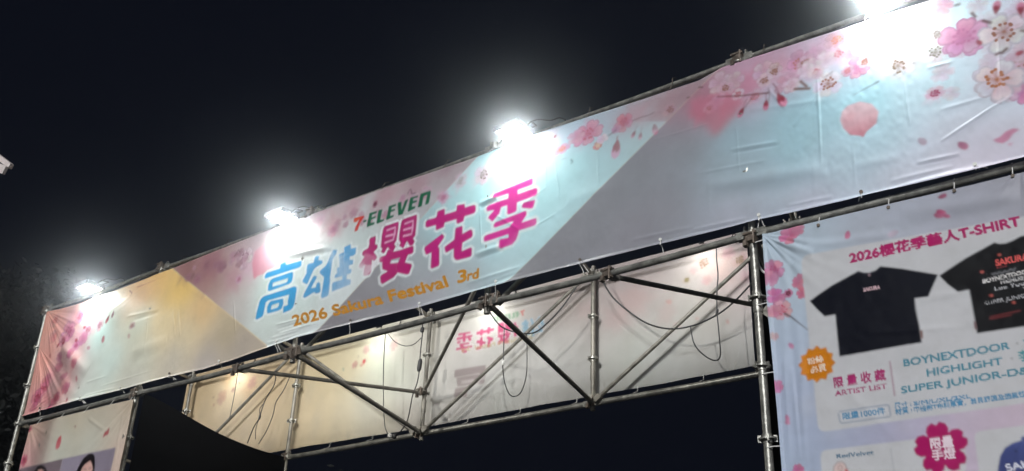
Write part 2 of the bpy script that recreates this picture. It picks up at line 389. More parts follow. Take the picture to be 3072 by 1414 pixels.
fc.field([(1000, 1000, (142, 138, 142)), (1100, 900, (145, 142, 147)), (1200, 960, (150, 145, 152)), (1150, 860, (149, 149, 154)), (1300, 870, (173, 171, 178)), (1250, 780, (167, 173, 178)), (1400, 840, (176, 182, 187)),
          (1330, 680, (178, 214, 220)), (1400, 620, (182, 225, 229)), (1500, 560, (184, 233, 240)), (1500, 760, (188, 225, 231)), (1500, 830, (194, 208, 214)), (1600, 700, (186, 225, 231)), (1640, 600, (182, 227, 233)),
          (1720, 500, (174, 225, 231)), (1820, 480, (176, 218, 225)), (1900, 430, (176, 200, 204)), (1850, 380, (184, 185, 199)), (1950, 330, (180, 160, 168)), (2060, 270, (168, 146, 154)), (1700, 400, (194, 210, 227))],
         fc.P([L2[0], L2[1], (880, 1075), (1500, 950), L3[1], L3[0], (2170, 150), (1480, 400)]), sig=55)
fc.field([(1560, 830, (142, 142, 146)), (1700, 780, (142, 142, 148)), (1800, 640, (142, 144, 150)), (1900, 540, (142, 146, 152)), (1900, 700, (148, 146, 154)), (2050, 450, (142, 148, 154)), (2000, 640, (150, 150, 157)),
          (2200, 400, (149, 190, 200)), (2200, 520, (167, 186, 195)), (2200, 640, (180, 180, 193)), (2350, 330, (153, 211, 223)), (2400, 430, (161, 205, 216)), (2450, 280, (153, 217, 229)), (2500, 480, (193, 217, 229)),
          (2450, 600, (190, 186, 202)), (2600, 300, (172, 236, 249)), (2650, 420, (193, 228, 241)), (2700, 520, (212, 211, 225)), (2800, 260, (203, 236, 247)), (2850, 400, (216, 221, 235)), (2900, 480, (223, 213, 229)), (3000, 300, (214, 228, 241)),
          (3000, 420, (218, 209, 223)), (2120, 300, (175, 107, 124)), (2250, 260, (210, 155, 181)), (2350, 220, (210, 178, 200)), (2300, 180, (204, 155, 178)), (2450, 180, (216, 193, 210)), (2550, 120, (233, 199, 231)), (2700, 40, (247, 228, 254)),
          (2900, 30, (214, 246, 255)), (3050, 60, (233, 228, 247))],
         fc.P([(2190, 172), (1470, 900), (1500, 1000), (3300, 640), (3300, -300), (2400, -60)]), sig=60)
# fine bright line along the printed panels' borders
fc.line(fc.P(L1), 2.6, (236, 214, 170), .75, .6); fc.line(fc.P([L1[0], (640, 906)]), 2.2, (240, 216, 160), .6, .5)

def S_(r_px, u, v): return r_px/ppm(FY, *un2(u, v, FY)[::1])/fc.res if False else r_px/(FPX/float((un(u, v, FY)-CAM) @ FW))/fc.res
def at(u, v): return fc.P([(u, v)])[0]
# washes of pink along the top and at the left end
for (u, v, r, c, a) in [(180, 975, 48, (226, 160, 152), .5), (215, 960, 40, (228, 170, 190), .5), (240, 1010, 40, (222, 160, 186), .45), (150, 1050, 34, (216, 150, 140), .4), (110, 1190, 40, (214, 130, 140), .6), (150, 1130, 40, (214, 140, 150), .5),
                        (190, 1160, 34, (214, 140, 140), .5), (140, 1200, 30, (205, 110, 120), .5), (225, 1090, 26, (210, 130, 130), .5), (280, 985, 26, (226, 180, 190), .5),
                        (560, 810, 50, (150, 105, 104), .5), (640, 800, 60, (160, 105, 118), .5), (700, 840, 48, (190, 140, 152), .5), (620, 850, 40, (180, 135, 130), .4), (770, 790, 60, (214, 176, 196), .5), (830, 740, 50, (226, 206, 220), .5),
                        (1000, 680, 46, (196, 140, 152), .5), (1060, 620, 46, (194, 146, 160), .6), (1150, 590, 52, (186, 140, 152), .6), (1250, 560, 52, (178, 136, 148), .6), (960, 640, 50, (206, 168, 182), .5), (1340, 500, 40, (166, 136, 146), .6), (1100, 660, 30, (196, 160, 170), .4),
                        (1330, 590, 30, (216, 180, 200), .6), (1380, 545, 34, (222, 198, 212), .7), (1450, 520, 44, (232, 216, 228), .7), (1540, 520, 40, (236, 226, 236), .6), (1650, 420, 50, (226, 206, 222), .6), (1760, 400, 46, (214, 172, 196), .5),
                        (1900, 350, 60, (186, 148, 158), .6), (2000, 320, 60, (174, 138, 146), .6), (2070, 280, 50, (168, 132, 142), .5), (2100, 330, 45, (206, 130, 150), .6), (2180, 300, 60, (214, 130, 150), .6), (2250, 250, 60, (206, 130, 156), .6),
                        (2330, 210, 60, (212, 160, 180), .6), (2400, 200, 60, (212, 150, 180), .55), (2480, 150, 60, (216, 172, 196), .55), (2560, 130, 60, (222, 176, 204), .5), (2640, 90, 60, (228, 190, 220), .5), (2480, 250, 50, (226, 226, 234), .6),
                        (2700, 200, 60, (228, 232, 240), .6), (2810, 160, 50, (236, 240, 246), .6), (3000, 120, 80, (226, 226, 236), .6), (2990, 240, 70, (222, 220, 232), .6), (2805, 285, 36, (224, 190, 210), .45)]:
    fc.cloud(at(u, v), S_(r, u, v), c, a)
# cherry blossoms
def bl(u, v, r, c, rot=0., st=None, sq=1., al=.8, edge=None, tilt=0., n=5): fc.blossom(at(u, v), S_(r, u, v), c, rot, edge, st, al, sq, tilt, n)
BR = (150, 96, 72); DK = (96, 62, 58)
bl(206, 996, 40, (222, 138, 170), .3, (170, 60, 100), .95, .95); bl(264, 990, 28, (240, 214, 224), 1.1, (176, 60, 90), .8, .95); bl(228, 1038, 22, (222, 150, 184), .6, (170, 60, 100), 1, .9); bl(178, 1070, 20, (214, 130, 150), .2, None, .8, .7); [bl(u, v, r, c, rng.uniform(0, 1.2), st, 1, .9) for u, v, r, c, st in [(240, 950, 26, (226, 150, 176), (150, 50, 80)), (250, 1015, 24, (220, 140, 172), None), (190, 1020, 26, (224, 152, 168), (160, 60, 80)), (215, 1062, 20, (214, 128, 150), None), (160, 1010, 22, (214, 140, 130), None), (300, 975, 22, (240, 222, 230), (170, 80, 110)), (275, 925, 20, (232, 180, 190), None), (130, 1165, 26, (204, 108, 122), (140, 40, 60)), (150, 1225, 20, (206, 112, 126), None), (195, 1165, 22, (206, 120, 130), None), (175, 1100, 20, (206, 126, 132), None)]]
bl(286, 938, 20, (236, 200, 214), .5, (160, 80, 100), 1, .8)
bl(166, 962, 28, (224, 150, 140), .2, (180, 90, 80), .8, .8); bl(112, 1192, 34, (210, 112, 132), .5, (150, 50, 70), .9, .9); bl(168, 1196, 26, (206, 112, 126), 1.5, (150, 50, 70), .9, .8); bl(226, 1092, 20, (208, 118, 130), .2, None, .8, .8); bl(140, 1140, 24, (206, 112, 124), .8, None, .9, .7); bl(100, 1225, 18, (206, 110, 120), .2, None, .8, .7); bl(190, 1130, 18, (210, 130, 140), .4, None, .8, .6)
bl(395, 978, 17, (214, 190, 178), .4, (150, 110, 100), .7, .5); bl(735, 775, 38, (222, 204, 212), .35, (150, 100, 120), 1., .85, (180, 150, 164)); bl(717, 838, 16, (214, 176, 190), .9, (176, 110, 130), 1., .7)
bl(700, 770, 22, (196, 150, 164), .1, None, 1, .5); bl(620, 795, 18, (150, 100, 108), .6, None, 1, .4); bl(578, 828, 12, (140, 98, 96), .6, None, 1, .4); bl(668, 800, 20, (160, 108, 120), .4, None, 1, .35)
bl(858, 732, 36, (236, 230, 236), .9, (170, 150, 150), .8, .7); bl(1000, 690, 26, (206, 160, 176), .2, (170, 100, 130), 1, .7); bl(1060, 640, 20, (190, 140, 156), .8, None, 1, .4); bl(1125, 612, 13, (170, 110, 128), .4, (120, 60, 80), 1, .6)
bl(960, 660, 22, (226, 196, 208), 1.2, None, 1, .5); bl(1330, 592, 22, (222, 176, 200), .3, (180, 110, 140), 1, .55); bl(1380, 543, 26, (226, 200, 214), .8, (140, 100, 90), 1, .5); bl(1449, 524, 36, (238, 226, 234), .1, (120, 104, 84), 1, .55)
bl(1512, 470, 30, (240, 236, 240), .5, (150, 120, 90), 1, .5); bl(1632, 455, 25, (226, 196, 220), .7, None, .55, .75, None, -.25); bl(1685, 448, 32, (226, 182, 208), .2, (214, 140, 120), .6, .85, (190, 150, 176), -.2)
bl(1762, 402, 54, (222, 164, 190), .35, (190, 110, 130), .8, .9, None, -.2); bl(1728, 412, 36, (226, 180, 200), 1.2, None, .7, .6); bl(1794, 437, 17, (214, 150, 136), .4, (214, 190, 170), .9, .85); bl(1872, 368, 32, (206, 142, 158), .5, (184, 104, 120), 1, .85)
bl(1848, 388, 20, (206, 160, 188), .9, None, .9, .6); bl(1806, 418, 22, (234, 224, 236), .3, None, .8, .8); bl(2010, 330, 26, (196, 164, 166), .3, (150, 110, 110), 1, .4)
bl(2160, 250, 40, (222, 196, 204), .9, None, 1, .8, (190, 156, 164)); bl(2205, 240, 30, (220, 196, 206), .1, None, 1, .7, (190, 156, 168)); bl(2140, 300, 26, (214, 138, 156), .4, None, 1, .5)
bl(2290, 215, 38, (226, 204, 216), .3, None, 1, .7, (190, 150, 170)); bl(2325, 206, 22, (210, 170, 170), .3, (150, 104, 70), 1, .8); bl(2400, 190, 46, (216, 164, 196), .8, (190, 120, 110), 1, .8); bl(2360, 250, 36, (216, 170, 190), .2, None, 1, .6)
bl(2450, 160, 34, (226, 192, 214), .4, None, 1, .6); bl(2484, 252, 52, (236, 236, 242), .7, BR, .95, .75, (200, 206, 220)); bl(2510, 120, 38, (226, 184, 196), .2, (214, 140, 110), .8, .6); bl(2573, 205, 44, (226, 172, 208), .9, (196, 130, 170), .85, .9, (190, 130, 170), -.2)
bl(2640, 140, 44, (236, 206, 232), .3, (170, 120, 160), .8, .7); bl(2590, 100, 40, (226, 190, 222), 1.1, None, .9, .5); bl(2694, 198, 54, (240, 242, 246), .5, (126, 104, 80), 1, .75, (206, 214, 224)); bl(2806, 158, 44, (242, 244, 248), .2, (120, 112, 92), 1, .6, (214, 222, 230))
bl(2812, 106, 34, (244, 246, 250), .9, (130, 120, 100), 1, .5); bl(2892, 112, 72, (226, 170, 208), .3, (196, 130, 176), .95, .95, (190, 126, 172), -.4); bl(2900, 104, 50, (232, 186, 220), .95, None, .9, .6, (200, 140, 184), -.3)
bl(3012, 96, 72, (232, 230, 240), .7, BR, 1, .85, (196, 196, 212)); bl(2992, 240, 76, (228, 226, 236), .2, (176, 110, 64), 1, .85, (198, 190, 208)); bl(2806, 280, 30, (222, 190, 210), .4, (164, 60, 100), .8, .6, (206, 180, 200))
bl(3075, 270, 46, (216, 150, 188), .4, None, 1, .9); bl(3075, 180, 60, (226, 196, 214), .9, (160, 100, 80), 1, .7); bl(2830, 20, 34, (222, 172, 190), .2, None, 1, .6); bl(2560, 160, 30, (222, 180, 200), .2, None, 1, .5); bl(3130, 60, 66, (226, 190, 214), .2, BR, 1, .8)
for k in range(26):
    u = rng.uniform(2130, 2720); v = 300-(u-2130)*.32+rng.uniform(-14, 66)-20
    bl(u, v, rng.uniform(18, 34), [(232, 214, 224), (224, 190, 208), (236, 226, 232)][k % 3], rng.uniform(0, 1.2), [None, (150, 104, 84), None, (190, 120, 130)][k % 4], .9, rng.uniform(.35, .7), None, rng.uniform(-.5, .5))
for k in range(22):
    u = rng.uniform(1010, 1330); v = 690-(u-1000)*.36+rng.uniform(-30, 16)
    bl(u, v, rng.uniform(9, 20), [(206, 164, 178), (190, 140, 156), (214, 184, 196)][k % 3], rng.uniform(0, 1.2), None, .9, rng.uniform(.25, .5))
for k in range(16):
    u = rng.uniform(560, 760); v = 815-(u-560)*.3+rng.uniform(-12, 40)
    bl(u, v, rng.uniform(9, 22), [(176, 124, 136), (206, 168, 180), (160, 112, 118)][k % 3], rng.uniform(0, 1.2), None, .9, rng.uniform(.25, .5))
for k in range(22):
    u = rng.uniform(2820, 3120); v = rng.uniform(-30, 300); bl(u, v, rng.uniform(24, 48), [(232, 226, 236), (228, 206, 222), (236, 232, 238)][k % 3], rng.uniform(0, 1.2), None, .9, rng.uniform(.2, .45))
bl(2892, 112, 72, (222, 168, 202), .3, (190, 120, 160), .95, .95, (190, 126, 166), -.4); bl(3012, 96, 72, (234, 230, 238), .7, BR, 1, .9, (190, 186, 204)); bl(2992, 240, 76, (232, 230, 236), .2, (176, 110, 64), 1, .9, (192, 184, 200))
# buds, calyxes, stems and twigs
def bd(u, v, r, ru, k=2.2, pink=(214, 130, 160), red=(140, 35, 55)): fc.bud(at(u, v), S_(r, u, v), ru, pink, red, k)
bd(1848, 452, 27, 1.75, .6, (226, 158, 196), (150, 50, 60)); bd(1900, 405, 11, 2.1, 1.6); bd(1921, 410, 11, 1.8, 1.6); bd(1966, 391, 16, 1.5, .2); bd(1963, 388, 13, 1.6, .1)
bd(2222, 340, 15, 2.1, 2.); bd(2298, 318, 16, 1.7, 1.6); bd(2346, 303, 24, 1.2, .9); bd(322, 960, 12, 2.0, .6, (196, 90, 100), (130, 50, 60)); bd(338, 945, 10, 1.7, .6, (150, 100, 104), (120, 60, 70)); bd(2990, 20, 20, -1.3, .3); bd(3062, 24, 20, -1.4, .6)
for (u, v, r) in [(174, 1036, 9), (190, 1030, 8), (229, 1022, 10), (254, 983, 9), (2938, 128, 13), (3060, 160, 14), (1665, 410, 7)]: fc.petal(at(u, v), S_(r, u, v), rng.uniform(0, 6), (170, 30, 60), .85)
for pts, w, c, tp in [([(1900, 362), (1925, 352), (1945, 347), (1962, 338)], 2.2, DK, 0), ([(2150, 291), (2225, 288), (2308, 279)], 5.5, (110, 62, 66), 0), ([(2225, 337), (2240, 315), (2262, 288)], 2.5, DK, 0), ([(2305, 310), (2309, 285), (2306, 262)], 2.2, DK, 0),
                      ([(2337, 285), (2330, 265), (2318, 250)], 3, (130, 60, 70), 0), ([(2381, 268), (2432, 266)], 9, (120, 84, 76), 0), ([(2400, 243), (2422, 262)], 9, (120, 84, 76), 0), ([(2638, 244), (2600, 264), (2558, 287)], 5, (96, 110, 118), 1),
                      ([(2914, 38), (2928, 54)], 10, (110, 84, 84), 0), ([(2946, 62), (2976, 70)], 10, (110, 84, 84), 0), ([(2862, 18), (2882, 12)], 9, (110, 110, 110), 0), ([(2984, 166), (3005, 160), (3024, 144)], 10, (100, 70, 70), 0), ([(3060, 92), (3085, 96)], 8, (110, 76, 66), 0),
                      ([(2478, 230), (2500, 214)], 3, (120, 90, 100), 0), ([(1630, 430), (1650, 412), (1662, 432)], 3.0, (80, 80, 74), 0), ([(1825, 408), (1850, 390)], 3, (110, 90, 100), 0), ([(702, 772), (716, 750), (720, 758)], 3, (110, 60, 70), 0),
                      ([(1222, 582), (1230, 566), (1236, 582), (1246, 578)], 3.5, (86, 36, 60), 0), ([(1682, 480), (1700, 474)], 2, (120, 150, 156), 0), ([(1712, 478), (1719, 486), (1712, 492)], 4, (80, 120, 130), 0), ([(2570, 96), (2580, 110), (2588, 114)], 3, (150, 100, 130), 0),
                      ([(2572, 140), (2600, 130)], 5, (140, 110, 130), 0), ([(2592, 160), (2604, 162)], 4, (140, 110, 120), 0), ([(2680, 228), (2688, 222)], 6, (120, 130, 140), 0), ([(2738, 190), (2746, 190)], 5, (120, 140, 150), 0), ([(388, 872), (396, 880), (390, 888)], 4, (160, 96, 80), 0),
                      ([(410, 862), (470, 840)], 3, (190, 120, 90), 1), ([(2095, 262), (2110, 262)], 5, (90, 60, 66), 0), ([(2070, 292), (2060, 294)], 4, (100, 70, 74), 0)]:
    fc.line(fc.P(pts), S_(w, *pts[0]), c, .9, .5, bool(tp))
# the pink watercolour point and the loose petals
fc.poly([fc.P([(2065, 330), (2075, 300), (2120, 285), (2200, 295), (2235, 300), (2205, 345), (2170, 385), (2150, 407), (2138, 408), (2122, 380), (2090, 355)])], (192, 116, 138), .62, 7, grad=(fc.P([(2140, 310)])[0], fc.P([(2140, 408)])[0], (196, 92, 106)))
fc.poly([fc.P([(2526, 335), (2542, 318), (2580, 305), (2615, 312), (2636, 335), (2630, 370), (2600, 395), (2590, 412), (2580, 408), (2550, 405), (2530, 385), (2520, 360)])], (232, 196, 204), .92, 1, grad=(fc.P([(2580, 325)])[0], fc.P([(2585, 420)])[0], (196, 100, 116)))
fc.cloud(at(2550, 350), S_(22, 2550, 350), (226, 160, 170), .35); fc.cloud(at(2570, 325), S_(12, 2570, 325), (206, 170, 180), .3)
fc.poly([fc.P([(760, 830), (757, 790), (765, 755), (790, 735), (830, 725), (880, 735), (860, 775), (820, 805), (795, 822), (772, 828), (763, 838)])], (226, 200, 216), .8, 2, grad=(fc.P([(840, 745)])[0], fc.P([(762, 836)])[0], (206, 110, 130)))
for (u, v, r, ro, c, a) in [(310, 1018, 13, 1.4, (206, 130, 140), .9), (2767, 424, 18, 1.0, (190, 160, 178), .7), (2889, 437, 20, .9, (196, 120, 152), .9), (386, 1008, 10, 1.2, (196, 140, 140), .6), (201, 1200, 9, 1.4, (206, 110, 120), .9), (266, 1044, 11, .4, (206, 140, 160), .7),
                            (229, 1136, 11, 1.2, (214, 140, 150), .8), (236, 1164, 6, .4, (150, 120, 120), .6), (3010, 434, 14, .3, (196, 130, 160), .0), (150, 1068, 10, 1, (190, 100, 100), .7), (3015, 435, 10, 0, (198, 120, 150), .0)]:
    if a: fc.petal(at(u, v), S_(r, u, v), ro, c, a)
fc.poly([fc.P([(2979, 421), (3000, 412), (3018, 395), (3040, 386), (3060, 389), (3040, 402), (3025, 422), (3008, 432), (2990, 428)])], (202, 128, 160), .9, .8)
fc.poly([fc.P([(3020, 432), (3040, 428), (3032, 440)])], (202, 128, 160), .6, .8)

# headline lettering, traced stroke by stroke from the banner
Z1, Z2, Z3, Z4, Z5 = ((740, 700), 4.236), ((1060, 620), 4.941), ((1250, 580), 4.94), ((1430, 510), 4.743), ((1040, 540), 6.589)
GAO = [(Z1, [[(430, 395), (490, 365), (500, 375), (500, 402), (690, 345), (698, 365), (695, 410), (670, 435), (235, 578), (225, 560), (235, 525), (260, 500), (425, 447)]]),
       (Z1, [[(300, 600), (330, 575), (570, 490), (590, 500), (588, 560), (570, 620), (540, 645), (285, 735), (265, 725), (272, 660)], [(330, 630), (525, 570), (518, 610), (495, 630), (325, 680)]]),
       (Z1, [[(110, 1090), (125, 1000), (160, 870), (180, 830), (215, 800), (610, 675), (635, 690), (635, 730), (610, 880), (590, 940), (560, 975), (460, 1015), (465, 930), (525, 910), (520, 870), (540, 780), (270, 855), (240, 880), (210, 1030), (195, 1060), (130, 1095)]]),
       (Z1, [[(285, 880), (310, 860), (450, 830), (465, 840), (465, 900), (440, 960), (410, 980), (270, 1020), (255, 1010), (258, 940)], [(315, 915), (400, 885), (410, 890), (405, 925), (390, 945), (305, 970)]])]
XIONG = [(Z1, [[(770, 405), (790, 390), (850, 375), (865, 300), (890, 283), (925, 290), (910, 340), (960, 345), (968, 380), (940, 400), (880, 435), (850, 470), (770, 650), (760, 650), (710, 620), (710, 600), (760, 510), (760, 470)]]),
         (Z1, [[(855, 540), (895, 550), (890, 570), (820, 700), (880, 690), (890, 640), (915, 618), (935, 640), (940, 740), (920, 760), (880, 770), (860, 750), (740, 825), (715, 810), (730, 770), (760, 710)]]),
         (Z1, [[(1090, 215), (1150, 210), (1140, 260), (1095, 335), (1085, 400), (1060, 560), (1065, 600), (1045, 770), (1030, 800), (960, 830), (945, 810), (985, 560), (930, 510), (930, 480), (1000, 420), (1030, 370)]]),
         (Z1, [[(1235, 180), (1320, 138), (1325, 195), (1390, 180), (1385, 260), (1350, 290), (1310, 295), (1310, 340), (1355, 340), (1350, 395), (1300, 410), (1300, 455), (1335, 460), (1325, 510), (1275, 525), (1270, 585), (1325, 590), (1320, 650), (1085, 745), (1085, 650), (1100, 625), (1215, 590), (1215, 545), (1120, 575), (1120, 540), (1150, 510), (1150, 440), (1180, 430), (1180, 360), (1170, 270), (1235, 240)]])]
YING = [(Z2, [[(250, 465), (330, 435), (330, 500), (320, 560), (358, 565), (355, 620), (300, 675), (350, 740), (345, 770), (310, 808), (275, 790), (265, 960), (240, 1005), (165, 1030), (150, 1015), (175, 850), (130, 915), (90, 900), (90, 870), (165, 740), (135, 725), (130, 690), (150, 655), (220, 615), (235, 560), (235, 490)]]),
        (Z2, [[(450, 310), (480, 285), (660, 225), (672, 240), (665, 330), (640, 500), (605, 560), (630, 590), (585, 680), (530, 640), (510, 600), (450, 700), (405, 670), (430, 630), (405, 600), (420, 440), (440, 330)]]),
        (Z2, [[(720, 205), (755, 180), (930, 120), (942, 130), (940, 200), (920, 430), (885, 475), (912, 515), (885, 570), (840, 590), (795, 510), (740, 625), (675, 580), (700, 545), (672, 490), (680, 400), (705, 250)]]),
        (Z2, [[(385, 770), (410, 745), (480, 720), (510, 640), (560, 640), (590, 670), (710, 640), (880, 580), (895, 600), (890, 680), (860, 705), (810, 715), (765, 830), (860, 850), (870, 880), (825, 1000), (790, 1010), (660, 980), (600, 1050), (430, 1150), (405, 1130), (395, 1040), (420, 1010), (510, 960), (430, 930), (425, 860), (430, 825), (385, 825)], [(560, 790), (695, 755), (660, 835), (545, 845)]])]
YING_W = [(Z2, [(490, 355), (620, 307), (612, 400), (590, 492), (460, 540)]), (Z2, [(475, 445), (598, 412)]), (Z2, [(755, 258), (885, 208), (878, 320), (862, 408), (735, 440)]), (Z2, [(740, 350), (875, 310)])]
HUA = [(Z3, [[(150, 405), (180, 390), (285, 362), (298, 330), (305, 270), (400, 232), (418, 245), (415, 318), (590, 262), (595, 180), (710, 157), (716, 215), (850, 172), (877, 190), (875, 265), (850, 300), (710, 345), (695, 415), (610, 455), (592, 440), (590, 385), (415, 435), (405, 500), (300, 547), (283, 540), (285, 470), (155, 510), (130, 495), (132, 430)]]),
       (Z3, [[(120, 800), (375, 603), (410, 635), (400, 670), (315, 795), (340, 815), (340, 1050), (325, 1080), (230, 1120), (208, 1110), (220, 875), (155, 915), (130, 900), (113, 830)]]),
       (Z3, [[(575, 520), (670, 485), (683, 500), (680, 605), (800, 535), (825, 555), (832, 620), (815, 655), (680, 735), (668, 860), (800, 805), (820, 820), (815, 920), (790, 945), (610, 995), (570, 985), (548, 950), (550, 820), (445, 883), (425, 870), (413, 800), (560, 690)]])]
JI = [(Z4, [[(245, 340), (790, 115), (800, 130), (798, 195), (780, 215), (580, 285), (580, 345), (840, 255), (865, 270), (862, 330), (840, 365), (570, 460), (565, 575), (540, 600), (450, 635), (430, 620), (430, 500), (345, 530), (320, 620), (220, 735), (160, 685), (170, 660), (250, 570), (150, 588), (138, 570), (140, 530), (165, 500), (445, 405), (450, 335), (235, 405), (228, 395)]]),
      (Z4, [[(665, 465), (825, 425), (830, 440), (800, 535), (770, 550), (650, 540), (637, 520)]]),
      (Z4, [[(265, 745), (690, 580), (708, 595), (705, 640), (635, 750), (840, 683), (850, 700), (848, 760), (830, 790), (600, 862), (585, 920), (560, 990), (500, 1060), (340, 1118), (315, 1105), (318, 1000), (335, 985), (450, 965), (450, 912), (125, 1022), (100, 1010), (102, 955), (130, 930), (460, 815), (530, 725), (260, 820), (238, 810), (240, 775)]])]
SEVEN = [(Z5, [[(140, 760), (345, 705), (340, 740), (285, 810), (250, 880), (215, 1000), (150, 1022), (170, 930), (215, 850), (250, 780), (230, 785), (185, 830), (135, 830)]])]
ELEVEN = [(Z5, [q]) for q in ([(330, 800), (390, 785), (385, 825), (320, 845)], [(445, 655), (600, 610), (590, 655), (500, 690), (490, 740), (575, 710), (565, 755), (480, 785), (470, 850), (550, 830), (540, 880), (395, 935), (400, 880)],
          [(625, 600), (705, 578), (660, 790), (740, 770), (730, 810), (595, 868), (582, 850)], [(830, 520), (972, 475), (968, 515), (890, 545), (880, 590), (955, 565), (948, 605), (870, 635), (855, 710), (930, 690), (920, 730), (785, 795), (772, 775), (800, 680)],
          [(1003, 450), (1080, 430), (1080, 600), (1150, 410), (1220, 370), (1105, 680), (1015, 705)], [(1255, 350), (1410, 305), (1400, 345), (1320, 370), (1310, 415), (1390, 395), (1385, 440), (1300, 465), (1285, 530), (1360, 515), (1350, 560), (1215, 630), (1200, 610)],
          [(1455, 275), (1640, 210), (1662, 225), (1655, 300), (1620, 465), (1545, 495), (1590, 290), (1520, 320), (1480, 520), (1400, 550), (1410, 500)])]
def plane_polys(glyph): return [[[un2(z[0][0]+x/z[1], z[0][1]+y/z[1], FY) for x, y in q] for q in polys] for z, polys in glyph]
def put(cv, glyphs_, col, halo=None, mp=lambda p: p, wd=0.03, al=1.0, col2=None, hal=.7):
    G = [[cv.W([mp(p) for p in q]) for q in polys] for g in glyphs_ for polys in plane_polys(g)]
    if halo is not None:
        for polys in G:
            for q in polys: cv.line(np.vstack([q, q[:2]]), wd*2/cv.res, halo, hal, 1.0)
    for polys in G: cv.poly(polys, col, al, .45)
    return G
BLUE = (64, 160, 214); MAG = (204, 34, 132); WHT = (232, 240, 240)
put(fc, [GAO], BLUE, WHT); put(fc, [XIONG], (84, 160, 210), WHT); put(fc, [YING], (178, 28, 110), WHT); put(fc, [HUA], (190, 36, 124), WHT); put(fc, [JI], (212, 52, 150), WHT)
for z, q in YING_W: fc.line(fc.P(q, z[0], z[1]), 0.024/fc.res, (222, 170, 200), .95, .4)
# wash of the pale printed ray over the end of the panel, lettering included
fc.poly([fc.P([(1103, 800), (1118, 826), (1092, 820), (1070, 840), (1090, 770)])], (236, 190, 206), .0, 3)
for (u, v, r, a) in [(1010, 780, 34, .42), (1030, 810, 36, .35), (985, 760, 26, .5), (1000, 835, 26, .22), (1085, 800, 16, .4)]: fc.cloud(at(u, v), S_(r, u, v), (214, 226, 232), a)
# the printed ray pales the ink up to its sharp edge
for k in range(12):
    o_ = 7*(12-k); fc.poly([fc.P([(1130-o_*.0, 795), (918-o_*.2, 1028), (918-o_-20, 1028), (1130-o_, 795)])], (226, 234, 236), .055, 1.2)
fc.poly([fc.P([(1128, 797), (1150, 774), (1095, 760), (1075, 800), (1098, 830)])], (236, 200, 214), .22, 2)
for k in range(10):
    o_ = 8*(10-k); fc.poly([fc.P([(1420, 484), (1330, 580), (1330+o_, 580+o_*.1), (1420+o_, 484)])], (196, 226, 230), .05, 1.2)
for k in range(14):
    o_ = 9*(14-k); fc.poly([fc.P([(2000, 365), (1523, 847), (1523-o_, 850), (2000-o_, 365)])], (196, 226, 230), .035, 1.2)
put(fc, [SEVEN], (206, 52, 44)); put(fc, [ELEVEN], (18, 104, 72))
fc.poly([fc.P([(140, 760), (290, 722), (270, 760), (230, 785), (185, 830), (135, 830)], *Z5)], (220, 96, 60), .8, .5)
GOLD = (200, 138, 34)
fc.text('2026 Sakura Festival', *fc.P([(882, 978), (1345, 860), (875, 947)]), GOLD, .034, 1, 0.0)
fc.text('3', *fc.P([(1374, 849), (1398, 843), (1375, 812)]), GOLD, .04); fc.text('rd', *fc.P([(1402, 842), (1434, 834), (1404, 812)]), GOLD, .04)

# ------------------------------------------------------------------ artwork of the rear banner, as its ink shows through on the inside
RY = 2.95
rc = Canvas(-13.7, -3.9, 4.98, 6.75, 0.005, RY)
rc.field([(600, 1180, (226, 201, 161)), (700, 1200, (228, 208, 178)), (760, 1280, (226, 206, 175)), (820, 1150, (224, 199, 161)), (900, 1250, (226, 206, 172)), (960, 1120, (214, 199, 161)), (1000, 1300, (222, 206, 173)), (950, 1190, (224, 206, 171)), (1040, 1100, (214, 201, 168)),
          (1130, 1200, (214, 212, 196)), (1150, 1090, (206, 214, 196)), (1200, 1150, (206, 210, 198)), (1130, 1280, (214, 204, 182)), (1220, 1270, (214, 206, 196)), (1240, 1040, (206, 200, 190)), (1300, 1200, (214, 212, 206)), (1400, 1100, (212, 208, 204)), (1500, 1200, (212, 214, 208)),
          (1400, 1240, (212, 208, 204)), (1600, 1120, (214, 212, 208)), (1700, 900, (184, 173, 167)), (1700, 1100, (185, 185, 182)), (1850, 900, (180, 169, 167)), (1900, 1050, (185, 189, 182)), (1900, 860, (185, 171, 169)), (2000, 1100, (185, 187, 184)), (2100, 950, (189, 187, 180)), (2200, 850, (203, 185, 184)), (2200, 1050, (185, 185, 182))], sig=70)
def ra(u, v): return rc.P([(u, v)])[0]
def RS(r, u, v): return r/(FPX/float((un(u, v, RY)-CAM) @ FW))/rc.res
for (u, v, r, c, a) in [(690, 1130, 40, (232, 190, 140), .5), (750, 1160, 40, (226, 180, 140), .4), (1180, 1030, 50, (226, 214, 206), .5), (1900, 900, 60, (190, 160, 158), .45), (1850, 960, 50, (186, 150, 150), .3), (2000, 940, 40, (196, 160, 160), .3), (2160, 800, 60, (226, 190, 180), .4), (1760, 930, 40, (196, 170, 168), .35), (1700, 860, 50, (196, 178, 172), .4)]:
    rc.cloud(ra(u, v), RS(r, u, v), c, a)
def rb(u, v, r, c, st=None, al=.5, rot=.3):
    rc.blossom(ra(u, v), RS(r, u, v), c, rot, None, st, al*.62)
rb(755, 1150, 22, (222, 170, 150)); rb(665, 1195, 26, (222, 170, 140)); rb(700, 1170, 10, (180, 130, 110)); rb(1130, 1030, 24, (226, 190, 170), None, .5); rb(1180, 1035, 20, (226, 186, 170)); rb(1100, 1050, 16, (214, 160, 150), None, .5); rb(1065, 1095, 14, (214, 140, 130), None, .5, 1.); rb(1093, 1085, 10, (206, 110, 100), (200, 90, 90), .5)
